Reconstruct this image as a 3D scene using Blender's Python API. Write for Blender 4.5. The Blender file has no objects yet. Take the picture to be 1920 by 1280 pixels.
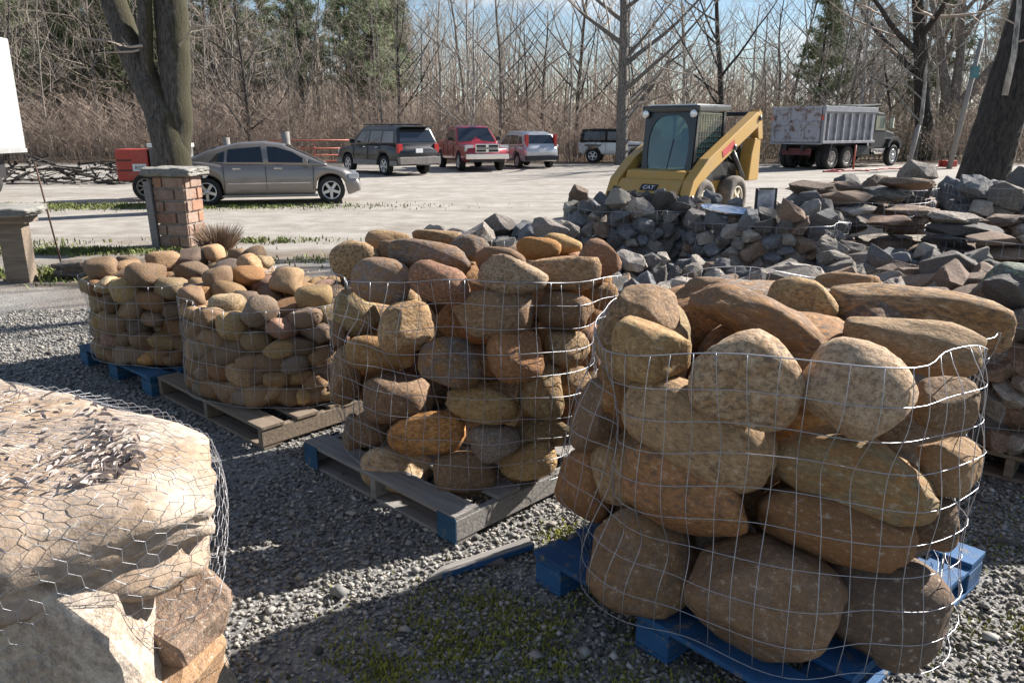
import bpy, bmesh, math, random
import numpy as np
from mathutils import Vector, Matrix, Euler, noise
R = math.radians
rnd = random.Random(7)
scn = bpy.context.scene
COL = scn.collection
# ------------------------------------------------------------------ camera
CAM_H, FPX, PITCH = 1.75, 1433.0, math.atan(397 / 1433.0)
cam = bpy.data.objects.new('camera', bpy.data.cameras.new('camera'))
COL.objects.link(cam)
cam.location = (0, 0, CAM_H)
cam.rotation_euler = (math.pi / 2 - PITCH, 0, 0)
cam.data.sensor_width = 36
cam.data.lens = FPX / 1920 * 36
cam.data.clip_end = 2000
cam.data.clip_start = 0.05
scn.camera = cam
# ------------------------------------------------------------------ sky and sun
SUN_AZ = math.atan2(0.86, 0.51)      # clockwise from +Y
SUN_EL = R(33)
world = bpy.data.worlds.new('World')
scn.world = world
world.use_nodes = True
nt = world.node_tree
nt.nodes.clear()
sky = nt.nodes.new('ShaderNodeTexSky')
sky.sky_type = 'NISHITA'
sky.sun_disc = False
sky.sun_elevation = SUN_EL
sky.sun_rotation = SUN_AZ
sky.altitude = 100
sky.air_density = 1.0
sky.dust_density = 0.15
sky.ozone_density = 2.5
bg = nt.nodes.new('ShaderNodeBackground')
bg.inputs['Strength'].default_value = 0.05
wo = nt.nodes.new('ShaderNodeOutputWorld')
tc = nt.nodes.new('ShaderNodeTexCoord')
mp = nt.nodes.new('ShaderNodeMapping')
mp.inputs['Scale'].default_value = (1, 1, 2.6)
cn = nt.nodes.new('ShaderNodeTexNoise')
cn.inputs['Scale'].default_value = 3.2
cn.inputs['Detail'].default_value = 7
cr = nt.nodes.new('ShaderNodeValToRGB')
cr.color_ramp.elements[0].position = 0.52
cr.color_ramp.elements[1].position = 0.70
mx = nt.nodes.new('ShaderNodeMix')
mx.data_type = 'RGBA'
mx.inputs['B'].default_value = (7.5, 7.8, 8.2, 1)
nt.links.new(tc.outputs['Generated'], mp.inputs['Vector'])
nt.links.new(mp.outputs['Vector'], cn.inputs['Vector'])
nt.links.new(cn.outputs['Fac'], cr.inputs['Fac'])
nt.links.new(cr.outputs['Color'], mx.inputs['Factor'])
nt.links.new(sky.outputs['Color'], mx.inputs['A'])
nt.links.new(mx.outputs['Result'], bg.inputs['Color'])
nt.links.new(bg.outputs['Background'], wo.inputs['Surface'])
sd = bpy.data.lights.new('sun', 'SUN')
sd.energy = 5.0
sd.angle = R(0.53)
sd.color = (1.0, 0.94, 0.86)
sun = bpy.data.objects.new('sun', sd)
COL.objects.link(sun)
to_sun = Vector((math.sin(SUN_AZ) * math.cos(SUN_EL), math.cos(SUN_AZ) * math.cos(SUN_EL), math.sin(SUN_EL)))
sun.rotation_euler = to_sun.to_track_quat('Z', 'Y').to_euler()
sun.location = (20, 12, 30)
vs = scn.view_settings
vs.view_transform = 'Standard'
vs.look = 'None'
vs.gamma = 1
vs.use_curve_mapping = False
vs.exposure = 1.42

# ------------------------------------------------------------------ helpers
def ray(px, py):
    u, v = (px - 960) / FPX, (640 - py) / FPX
    c, s = math.cos(PITCH), math.sin(PITCH)
    return Vector((u, c + v * s, -s + v * c))
def at_z(px, py, z=0.0):
    d = ray(px, py)
    return Vector((0, 0, CAM_H)) + d * ((z - CAM_H) / d.z)
def at_y(px, py, Y):
    d = ray(px, py)
    return Vector((0, 0, CAM_H)) + d * (Y / d.y)

class MB:
    """collects shapes into one mesh"""
    def __init__(s):
        s.v = []; s.f = []; s.sm = []
    def add(s, vs, fs, smooth=False):
        o = len(s.v)
        s.v += [tuple(p) for p in vs]
        s.f += [tuple(i + o for i in f) for f in fs]
        s.sm += [smooth] * len(fs)
    def box(s, c, d, rot=None):
        x, y, z = d[0] / 2, d[1] / 2, d[2] / 2
        vs = [Vector(p) for p in ((-x,-y,-z),(x,-y,-z),(x,y,-z),(-x,y,-z),(-x,-y,z),(x,-y,z),(x,y,z),(-x,y,z))]
        if rot is not None:
            m = rot if isinstance(rot, Matrix) else Euler(rot).to_matrix()
            vs = [m @ p for p in vs]
        c = Vector(c)
        s.add([p + c for p in vs], [(0,3,2,1),(4,5,6,7),(0,1,5,4),(1,2,6,5),(2,3,7,6),(3,0,4,7)])
        return s
    def tube(s, pts, rad, n=6, cap=True, smooth=True):
        pts = [Vector(p) for p in pts]
        if not hasattr(rad, '__len__'): rad = [rad] * len(pts)
        vs, fs = [], []
        prev = None
        for i, p in enumerate(pts):
            t = (pts[min(i + 1, len(pts) - 1)] - pts[max(i - 1, 0)])
            t = t.normalized() if t.length > 1e-9 else Vector((0, 0, 1))
            if prev is None:
                a = t.cross(Vector((0, 0, 1)) if abs(t.z) < 0.9 else Vector((1, 0, 0))).normalized()
            else:
                a = (prev - t * prev.dot(t))
                a = a.normalized() if a.length > 1e-6 else t.orthogonal().normalized()
            prev = a
            b = t.cross(a)
            for k in range(n):
                an = 2 * math.pi * k / n
                vs.append(p + (a * math.cos(an) + b * math.sin(an)) * rad[i])
        for i in range(len(pts) - 1):
            for k in range(n):
                k2 = (k + 1) % n
                fs.append((i*n+k, i*n+k2, (i+1)*n+k2, (i+1)*n+k))
        if cap:
            fs.append(tuple(range(n - 1, -1, -1)))
            fs.append(tuple((len(pts) - 1) * n + k for k in range(n)))
        s.add(vs, fs, smooth)
        return s
    def lathe(s, prof, c=(0,0,0), axis='Z', n=24, smooth=True, closed=False):
        vs, fs = [], []
        c = Vector(c)
        for (r, h) in prof:
            for k in range(n):
                a = 2 * math.pi * k / n
                x, y = r * math.cos(a), r * math.sin(a)
                vs.append(c + (Vector((x, y, h)) if axis == 'Z' else Vector((x, h, y)) if axis == 'Y' else Vector((h, x, y))))
        m = len(prof)
        for i in range(m if closed else m - 1):
            j = (i + 1) % m
            for k in range(n):
                k2 = (k + 1) % n
                fs.append((i*n+k, i*n+k2, j*n+k2, j*n+k))
        if not closed:
            fs.append(tuple(range(n))); fs.append(tuple((m-1)*n+k for k in range(n)))
        s.add(vs, fs, smooth)
        return s
    def prism(s, poly, a, b, axis='Y'):
        """extrude a polygon given in the two other axes"""
        n = len(poly)
        def P(p, h): return (p[0], h, p[1]) if axis == 'Y' else (h, p[0], p[1]) if axis == 'X' else (p[0], p[1], h)
        s.add([P(p, a) for p in poly] + [P(p, b) for p in poly],
              [tuple(range(n)), tuple(range(2*n-1, n-1, -1))] + [(i, (i+1) % n, n + (i+1) % n, n + i) for i in range(n)])
        return s
    def mesh(s, name, bevel=0, recalc=True):
        me = bpy.data.meshes.new(name)
        me.from_pydata(s.v, [], s.f)
        me.polygons.foreach_set('use_smooth', s.sm)
        if recalc or bevel:
            bm = bmesh.new(); bm.from_mesh(me)
            if recalc: bmesh.ops.recalc_face_normals(bm, faces=bm.faces)
            if bevel:
                ed = [e for e in bm.edges if len(e.link_faces) == 2 and e.calc_face_angle(0) > 0.5]
                bmesh.ops.bevel(bm, geom=ed, offset=bevel, segments=2, affect='EDGES', profile=0.6)
            bm.to_mesh(me); bm.free()
        return me
    def build(s, name, mat, parent=None, bevel=0, recalc=True):
        return obj(name, s.mesh(name, bevel, recalc), mat, parent)

def obj(name, me, mat=None, parent=None, loc=None):
    o = bpy.data.objects.new(name, me)
    COL.objects.link(o)
    if mat is not None and me is not None and len(me.materials) == 0: me.materials.append(mat)
    if parent is not None: o.parent = parent
    if loc is not None: o.location = loc
    return o
def tag(o, label=None, cat=None, group=None, kind=None):
    if label: o['label'] = label
    if cat: o['category'] = cat
    if group: o['group'] = group
    if kind: o['kind'] = kind
    return o
def empty(name, loc=(0,0,0), rz=0.0):
    o = bpy.data.objects.new(name, None)
    COL.objects.link(o)
    o.location = loc; o.rotation_euler = (0, 0, rz)
    o.empty_display_size = 0.1
    return o
_boxes = {}
def bevel_box(d, bevel=0.005):
    k = (round(d[0], 3), round(d[1], 3), round(d[2], 3), bevel)
    if k not in _boxes:
        _boxes[k] = MB().box((0,0,0), d).mesh('box', bevel)
    return _boxes[k]

# ------------------------------------------------------------------ materials
def new_mat(name):
    m = bpy.data.materials.new(name); m.use_nodes = True
    return m, m.node_tree, m.node_tree.nodes['Principled BSDF']
def N(t, kind, **kw):
    n = t.nodes.new(kind)
    for k, v in kw.items():
        if k in n.inputs: n.inputs[k].default_value = v
        else: setattr(n, k, v)
    return n
def mixc(t, fac, a, b, blend='MIX'):
    n = t.nodes.new('ShaderNodeMix'); n.data_type = 'RGBA'; n.blend_type = blend
    for key, val in (('Factor', fac), ('A', a), ('B', b)):
        if isinstance(val, bpy.types.NodeSocket): t.links.new(val, n.inputs[key])
        else: n.inputs[key].default_value = val if key == 'Factor' or len(val) == 4 else (*val, 1)
    return n.outputs['Result']
def ramp(t, src, p0, p1, c0=(0,0,0), c1=(1,1,1)):
    if p0 > p1: p0, p1, c0, c1 = p1, p0, c1, c0
    n = t.nodes.new('ShaderNodeValToRGB')
    n.color_ramp.elements[0].position = p0; n.color_ramp.elements[0].color = (*c0, 1)
    n.color_ramp.elements[1].position = p1; n.color_ramp.elements[1].color = (*c1, 1)
    t.links.new(src, n.inputs['Fac'])
    return n.outputs['Color']
def noise_tex(t, scale, detail=4, rough=0.55, coord='Object', dist=0.0, offset_random=False):
    c = t.nodes.new('ShaderNodeTexCoord')
    n = N(t, 'ShaderNodeTexNoise', Scale=scale, Detail=detail, Roughness=rough, Distortion=dist)
    if offset_random:
        oi = t.nodes.new('ShaderNodeObjectInfo')
        ma = t.nodes.new('ShaderNodeVectorMath'); ma.operation = 'MULTIPLY_ADD'
        ma.inputs[1].default_value = (1, 1, 1)
        cmb = t.nodes.new('ShaderNodeMath'); cmb.operation = 'MULTIPLY'; cmb.inputs[1].default_value = 37.0
        t.links.new(oi.outputs['Random'], cmb.inputs[0])
        t.links.new(c.outputs[coord], ma.inputs[0]); t.links.new(cmb.outputs[0], ma.inputs[2])
        t.links.new(ma.outputs[0], n.inputs['Vector'])
    else:
        t.links.new(c.outputs[coord], n.inputs['Vector'])
    return n.outputs['Fac']
def bump(t, b, src, strength, dist=0.02, prev=None):
    n = N(t, 'ShaderNodeBump', Strength=strength, Distance=dist)
    t.links.new(src, n.inputs['Height'])
    if prev is not None: t.links.new(prev, n.inputs['Normal'])
    t.links.new(n.outputs['Normal'], b.inputs['Normal'])
    return n.outputs['Normal']
def simple(name, col, rough=0.6, metal=0.0, var=0.25, vscale=6, bmp=0.0, coat=0.0, spec=0.5):
    m, t, b = new_mat(name)
    f = noise_tex(t, vscale, 5)
    c2 = tuple(c * (1 - var) for c in col); c1 = tuple(min(1, c * (1 + var * 0.6)) for c in col)
    t.links.new(ramp(t, f, 0.3, 0.7, c2, c1), b.inputs['Base Color'])
    b.inputs['Roughness'].default_value = rough; b.inputs['Metallic'].default_value = metal
    b.inputs['Coat Weight'].default_value = coat
    b.inputs['Specular IOR Level'].default_value = spec
    if bmp: bump(t, b, noise_tex(t, vscale * 6, 6), bmp)
    return m
def stone_mat(name, tint_a, tint_b, scale=5.0, bmp=0.35, pale=0.25, rough=0.85, moss=0.0, src=None):
    """colour of the single stone comes from the object, mottled with two mineral tints"""
    m, t, b = new_mat(name)
    oi = t.nodes.new('ShaderNodeObjectInfo'); BC = oi.outputs['Color']
    if src:
        an_ = t.nodes.new('ShaderNodeAttribute'); an_.attribute_name = src; BC = an_.outputs['Color']
    n1 = noise_tex(t, scale, 6, 0.6, dist=0.6, offset_random=True)
    n2 = noise_tex(t, scale * 2.7, 8, 0.7, offset_random=True)
    n3 = noise_tex(t, scale * 14, 4, 0.7, offset_random=True)
    br = N(t, 'ShaderNodeMixRGB', blend_type='MULTIPLY', Fac=1.0); t.links.new(BC, br.inputs['Color1']); br.inputs['Color2'].default_value = (1.2, 1.12, 1.02, 1); BC = br.outputs['Color']
    # how strongly a stone is stained differs from stone to stone
    def vary(lo, hi, mul):
        q = N(t, 'ShaderNodeMath', operation='MULTIPLY'); q.inputs[1].default_value = mul; t.links.new(oi.outputs['Random'], q.inputs[0])
        w_ = N(t, 'ShaderNodeMath', operation='FRACT'); t.links.new(q.outputs[0], w_.inputs[0])
        mr = t.nodes.new('ShaderNodeMapRange'); mr.inputs['To Min'].default_value = lo; mr.inputs['To Max'].default_value = hi; t.links.new(w_.outputs[0], mr.inputs['Value'])
        return mr.outputs['Result']
    def times(a_, b_):
        q = N(t, 'ShaderNodeMath', operation='MULTIPLY'); t.links.new(a_, q.inputs[0]); t.links.new(b_, q.inputs[1]); return q.outputs[0]
    c = mixc(t, times(ramp(t, n1, 0.43, 0.58), vary(.15, .95, 7.3)), BC, (*tint_a, 1))
    c = mixc(t, times(ramp(t, n2, 0.48, 0.60), vary(.2, .85, 13.7)), c, (*tint_b, 1))
    c = mixc(t, times(ramp(t, n3, 0.62, 0.40), vary(.1, .5, 23.1)), c, (0.03, 0.026, 0.022, 1))
    # a few hairline cracks and veins
    tcv = t.nodes.new('ShaderNodeTexCoord'); dn = N(t, 'ShaderNodeTexNoise', Scale=2.2, Detail=4)
    t.links.new(tcv.outputs['Object'], dn.inputs['Vector'])
    vm = N(t, 'ShaderNodeVectorMath', operation='MULTIPLY_ADD'); vm.inputs[1].default_value = (.9, .9, .9); t.links.new(dn.outputs['Color'], vm.inputs[0]); t.links.new(tcv.outputs['Object'], vm.inputs[2])
    vc = N(t, 'ShaderNodeTexVoronoi', feature='DISTANCE_TO_EDGE', Scale=1.1); t.links.new(vm.outputs[0], vc.inputs['Vector'])
    c = mixc(t, times(ramp(t, vc.outputs['Distance'], 0.012, 0.0), vary(-.5, .8, 31.9)), c, (0.05, 0.038, 0.03, 1))
    pal = ramp(t, n2, 0.36, 0.42, (1, 1, 1), (0, 0, 0))
    pm = N(t, 'ShaderNodeMath', operation='MULTIPLY'); pm.inputs[1].default_value = pale
    t.links.new(pal, pm.inputs[0])
    c = mixc(t, pm.outputs[0], c, (0.55, 0.50, 0.42, 1))
    if moss:
        ge = t.nodes.new('ShaderNodeNewGeometry'); sp = t.nodes.new('ShaderNodeSeparateXYZ')
        t.links.new(ge.outputs['Normal'], sp.inputs[0])
        mm = N(t, 'ShaderNodeMath', operation='MULTIPLY'); t.links.new(ramp(t, n1, 0.5, 0.62), mm.inputs[0])
        t.links.new(sp.outputs['Z'], mm.inputs[1])
        m2 = N(t, 'ShaderNodeMath', operation='MULTIPLY', use_clamp=True); m2.inputs[1].default_value = moss
        t.links.new(mm.outputs[0], m2.inputs[0])
        c = mixc(t, m2.outputs[0], c, (0.10, 0.12, 0.03, 1))
    t.links.new(c, b.inputs['Base Color'])
    b.inputs['Roughness'].default_value = rough
    b.inputs['Specular IOR Level'].default_value = 0.3
    p = bump(t, b, n1, bmp, 0.05)
    p = bump(t, b, n2, bmp, 0.02, p)
    bump(t, b, n3, bmp * 0.8, 0.006, p)
    return m
M = {}
M['boulder'] = stone_mat('boulder_stone', (0.33, 0.17, 0.06), (0.10, 0.08, 0.065), 3.2, 0.45, 0.45)
M['cobble'] = stone_mat('cobble_stone', (0.30, 0.17, 0.06), (0.10, 0.09, 0.09), 7, 0.3, 0.3)
M['rock'] = stone_mat('broken_rock', (0.16, 0.12, 0.09), (0.06, 0.065, 0.075), 7, 0.5, 0.3)
M['mossrock'] = stone_mat('mossy_rock', (0.15, 0.11, 0.08), (0.07, 0.07, 0.07), 5, 0.5, 0.25, moss=1.1)
M['slab'] = stone_mat('slab_stone', (0.34, 0.24, 0.16), (0.22, 0.19, 0.165), 2.6, 0.45, 0.75)
M['rockfill'] = stone_mat('broken_rock_fill', (0.16, 0.12, 0.09), (0.06, 0.065, 0.075), 7, 0.5, 0.3, src='stone')
M['cobblefill'] = stone_mat('cobble_fill', (0.30, 0.17, 0.06), (0.10, 0.09, 0.09), 7, 0.3, 0.3, src='stone')
M['wire'] = simple('galvanised_wire', (0.42, 0.43, 0.46), 0.42, 0.75, 0.2, 30)
M['blue'] = simple('blue_paint', (0.012, 0.075, 0.20), 0.6, 0, 0.5, 9, 0.25)
M['bluedark'] = simple('worn_blue_paint', (0.014, 0.075, 0.15), 0.7, 0, 0.5, 9, 0.25)
def worn(name, col):
    m, t, b = new_mat(name)
    f = noise_tex(t, 16, 8, .72); g2 = noise_tex(t, 3, 4)
    c = mixc(t, ramp(t, g2, .35, .7), (*[x * .6 for x in col], 1), (*[x * 1.25 for x in col], 1))
    c = mixc(t, ramp(t, f, .57, .64), c, (.16, .14, .12, 1))
    t.links.new(c, b.inputs['Base Color']); b.inputs['Roughness'].default_value = .8
    bump(t, b, f, .4, .01)
    return m
M['blue'] = worn('worn_bright_blue_paint', (0.014, 0.08, 0.20))
M['bluedark'] = worn('worn_dark_blue_paint', (0.014, 0.075, 0.15))
def wood(name, col, var=0.45):
    m, t, b = new_mat(name)
    c = t.nodes.new('ShaderNodeTexCoord'); mpn = t.nodes.new('ShaderNodeMapping')
    mpn.inputs['Scale'].default_value = (2.0, 30, 30)
    t.links.new(c.outputs['Object'], mpn.inputs['Vector'])
    n = N(t, 'ShaderNodeTexNoise', Scale=1.6, Detail=7, Roughness=0.65); t.links.new(mpn.outputs['Vector'], n.inputs['Vector'])
    t.links.new(ramp(t, n.outputs['Fac'], 0.28, 0.72, tuple(x * (1 - var) for x in col), tuple(x * (1 + var * .6) for x in col)), b.inputs['Base Color'])
    b.inputs['Roughness'].default_value = 0.85
    bump(t, b, n.outputs['Fac'], 0.4, 0.01)
    return m
M['wood'] = wood('weathered_wood', (0.20, 0.155, 0.115))
M['woodgrey'] = wood('grey_wood', (0.23, 0.215, 0.20))
M['tyre'] = simple('tyre_rubber', (0.022, 0.021, 0.020), 0.85, 0, 0.3, 12, 0.1)
M['dustytyre'] = simple('dusty_tyre', (0.16, 0.14, 0.12), 0.95, 0, 0.5, 9, 0.3)
M['alloy'] = simple('alloy_rim', (0.62, 0.63, 0.65), 0.28, 0.8, 0.1)
M['blackplastic'] = simple('black_plastic', (0.016, 0.016, 0.018), 0.5, 0, 0.2)
M['chrome'] = simple('chrome', (0.75, 0.76, 0.78), 0.12, 1.0, 0.05)
M['redlens'] = simple('red_lens', (0.45, 0.012, 0.015), 0.2, 0, 0.1, coat=0.5)
M['clearlens'] = simple('clear_lens', (0.70, 0.71, 0.72), 0.12, 0.3, 0.1, coat=0.6)
M['plate'] = simple('number_plate', (0.72, 0.73, 0.75), 0.5, 0, 0.1)
def glass_mat(name, col, tint=0.85):
    m, t, b = new_mat(name)
    b.inputs['Base Color'].default_value = (*col, 1)
    b.inputs['Roughness'].default_value = 0.04
    b.inputs['Specular IOR Level'].default_value = 0.7
    b.inputs['Coat Weight'].default_value = 0.5
    return m
M['glass'] = glass_mat('dark_window_glass', (0.018, 0.022, 0.027))
M['cabglass'] = glass_mat('teal_cab_glass', (0.10, 0.22, 0.24))
M['cabglass'].node_tree.nodes['Principled BSDF'].inputs['Transmission Weight'].default_value = .75
def paint(name, col, metal=0.0, rough=0.35, dirt=0.12, coat=0.8):
    m, t, b = new_mat(name)
    f = noise_tex(t, 3.0, 6, 0.65)
    c = mixc(t, ramp(t, f, 0.5, 0.8, (0, 0, 0), (dirt, dirt, dirt)), (*col, 1), (0.30, 0.26, 0.21, 1))
    t.links.new(c, b.inputs['Base Color'])
    b.inputs['Metallic'].default_value = metal; b.inputs['Roughness'].default_value = rough
    b.inputs['Coat Weight'].default_value = coat; b.inputs['Coat Roughness'].default_value = 0.06
    return m

# ------------------------------------------------------------------ ground
def ground_mat():
    m, t, b = new_mat('gravel_ground')
    c = t.nodes.new('ShaderNodeTexCoord')
    sp = t.nodes.new('ShaderNodeSeparateXYZ'); t.links.new(c.outputs['Object'], sp.inputs[0])
    big = noise_tex(t, 0.35, 5, 0.6)
    mid = noise_tex(t, 1.7, 6, 0.65)
    fine = noise_tex(t, 38, 5, 0.75)
    vor = N(t, 'ShaderNodeTexVoronoi', Scale=62.0); t.links.new(c.outputs['Object'], vor.inputs['Vector'])
    # stone by stone grey for the yard, pale packed dust for the drive
    peb = mixc(t, ramp(t, vor.outputs['Color'], 0.1, 0.9), (0.12, 0.12, 0.125, 1), (0.36, 0.35, 0.33, 1))
    peb = mixc(t, ramp(t, fine, 0.35, 0.7), mixc(t, 0.6, peb, (0.06, 0.055, 0.05, 1)), peb)
    drv = mixc(t, ramp(t, mid, 0.35, 0.7), (0.28, 0.255, 0.225, 1), (0.46, 0.435, 0.40, 1))
    drv = mixc(t, ramp(t, fine, 0.3, 0.75), mixc(t, 0.45, drv, (0.12, 0.11, 0.10, 1)), drv)
    rc_ = t.nodes.new('ShaderNodeMapping'); rc_.inputs['Scale'].default_value = (.10, .9, 1); rc_.inputs['Rotation'].default_value = (0, 0, .12)
    t.links.new(c.outputs['Object'], rc_.inputs['Vector'])
    rut = N(t, 'ShaderNodeTexNoise', Scale=1.0, Detail=7, Roughness=.7); t.links.new(rc_.outputs['Vector'], rut.inputs['Vector'])
    drv = mixc(t, ramp(t, rut.outputs['Fac'], .47, .62, (0, 0, 0), (.7, .7, .7)), drv, (0.21, 0.19, 0.165, 1))
    # depth coordinate wobbled with noise
    w = N(t, 'ShaderNodeMath', operation='MULTIPLY_ADD'); w.inputs[1].default_value = 5.0
    t.links.new(mid, w.inputs[0]); t.links.new(sp.outputs['Y'], w.inputs[2])
    far = ramp_pos(t, w.outputs[0], 9.6, 12.4)
    col = mixc(t, far, peb, drv)
    # earth patches
    dirt = ramp(t, big, 0.44, 0.58)
    dm = N(t, 'ShaderNodeMath', operation='MULTIPLY'); dm.inputs[1].default_value = 0.92
    t.links.new(dirt, dm.inputs[0])
    nearband = ramp_pos(t, w.outputs[0], 13.5, 17.5)
    inv = N(t, 'ShaderNodeMath', operation='SUBTRACT'); inv.inputs[0].default_value = 1.0
    t.links.new(nearband, inv.inputs[1])
    yd = ramp_pos(t, w.outputs[0], 9.5, 11.5)
    dmy = N(t, 'ShaderNodeMath', operation='MULTIPLY'); t.links.new(dm.outputs[0], dmy.inputs[0]); t.links.new(yd, dmy.inputs[1])
    dm2 = N(t, 'ShaderNodeMath', operation='MULTIPLY'); t.links.new(dmy.outputs[0], dm2.inputs[0]); t.links.new(inv.outputs[0], dm2.inputs[1])
    col = mixc(t, dm2.outputs[0], col, (0.125, 0.09, 0.062, 1))
    # wood floor of leaf litter beyond the cars
    edge = ramp_pos(t, w.outputs[0], 42, 46)
    col = mixc(t, edge, col, (0.16, 0.115, 0.08, 1))
    t.links.new(col, b.inputs['Base Color'])
    b.inputs['Roughness'].default_value = 0.95
    b.inputs['Specular IOR Level'].default_value = 0.2
    p = bump(t, b, vor.outputs['Distance'], 0.5, 0.012)
    bump(t, b, fine, 0.5, 0.012, p)
    return m
def ramp_pos(t, src, a, bb):
    n = t.nodes.new('ShaderNodeMapRange'); n.inputs['From Min'].default_value = a; n.inputs['From Max'].default_value = bb
    t.links.new(src, n.inputs['Value'])
    return n.outputs['Result']
M['ground'] = ground_mat()
def ground_h(x, y):
    return 0.0
g = MB()
g.add([(-600, -60, 0), (600, -60, 0), (600, 900, 0), (-600, 900, 0)], [(0, 1, 2, 3)])
tag(g.build('ground', M['ground']), kind='structure')
# rolling wooded rise behind the yard
hv, hf = [], []
nx, ny = 60, 14
for j in range(ny + 1):
    for i in range(nx + 1):
        x = -150 + 300 * i / nx; y = 50 + 130 * j / ny
        s = min(1, max(0, (y - 54) / 60)); s = s * s * (3 - 2 * s)
        hgt = (4.5 + 5.5 * max(0, min(1, (10 - x) / 60))) * s + 1.2 * noise.noise((x * .05, y * .05, 0)) * s
        hv.append((x, y, hgt - 0.05))
for j in range(ny):
    for i in range(nx):
        a = j * (nx + 1) + i
        hf.append((a, a + 1, a + nx + 2, a + nx + 1))
h = MB(); h.add(hv, hf, True)
M['litter'] = simple('leaf_litter', (0.13, 0.10, 0.07), 0.95, 0, 0.4, 1.2, 0.6)
tag(h.build('hill', M['litter'], recalc=False), kind='structure')
def hill_z(x, y):
    if y < 50: return 0.0
    s = min(1, max(0, (y - 54) / 60)); s = s * s * (3 - 2 * s)
    return (4.5 + 5.5 * max(0, min(1, (10 - x) / 60))) * s - 0.1

# grass verge strips and moss: thousands of blades, nobody could count them
def blades(name, spots, hmin, hmax, mat, wid=0.004, seed=1):
    r = random.Random(seed); b = MB()
    for (x, y) in spots:
        hh = r.uniform(hmin, hmax); a = r.uniform(0, 6.28); l = hh * r.uniform(.2, .9); w = wid * r.uniform(.6, 1.4)
        dx, dy = math.cos(a), math.sin(a)
        b.add([(x - dy*w, y + dx*w, 0), (x + dy*w, y - dx*w, 0), (x + dx*l*.5 + dy*w*.7, y + dy*l*.5 - dx*w*.7, hh*.7), (x + dx*l*.5 - dy*w*.7, y + dy*l*.5 + dx*w*.7, hh*.7), (x + dx*l, y + dy*l, hh)],
              [(0, 1, 2, 3), (3, 2, 4)])
    return b.build(name, mat, recalc=False)
M['grass'] = simple('grass_blades', (0.14, 0.165, 0.04), 0.8, 0, 0.5, 9)
M['moss'] = simple('moss', (0.24, 0.24, 0.04), 0.95, 0, 0.5, 14)
def patch(cx, cy, rx, ry, n, r):
    out = []
    while len(out) < n:
        x, y = r.gauss(0, .5), r.gauss(0, .5)
        px_, py_ = cx + x * rx, cy + y * ry
        if noise.noise((px_ * 5, py_ * 5, 3)) > r.uniform(-.45, .25): out.append((px_, py_))
    return out
r_ = random.Random(3)
sp = []
for a in ((-0.05, 2.45, .42, .30, 3400), (0.25, 2.2, .5, .3, 2200), (-.35, 2.2, .35, .25, 2500), (0.3, 3.05, .2, .15, 900), (1.95, 2.25, .4, .35, 2400), (2.35, 2.9, .35, .4, 1800), (2.0, 1.9, .3, .2, 2200)):
    sp += patch(*a, r_)
tag(blades('moss_patch', sp, 0.004, 0.018, M['moss'], 0.0035, 5), 'yellow-green moss and short grass between the gravel stones', 'moss', kind='stuff')
sp = []
for a in ((-8.5, 18.2, 5.0, .7, 6000), (-13, 17.8, 3.5, .9, 5000), (-6.4, 11.3, 1.6, .35, 2600), (-5.9, 9.4, 1.2, .5, 1600), (-4.2, 12.4, 1.2, .3, 700), (-2.2, 10.5, 1.0, .4, 500), (-9.5, 12, 2.5, .5, 2500)):
    sp += patch(*a, r_)
tag(blades('verge_grass', sp, 0.02, 0.075, M['grass'], 0.010, 6), 'thin green grass along the edge of the gravel drive', 'grass', kind='stuff')

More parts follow.
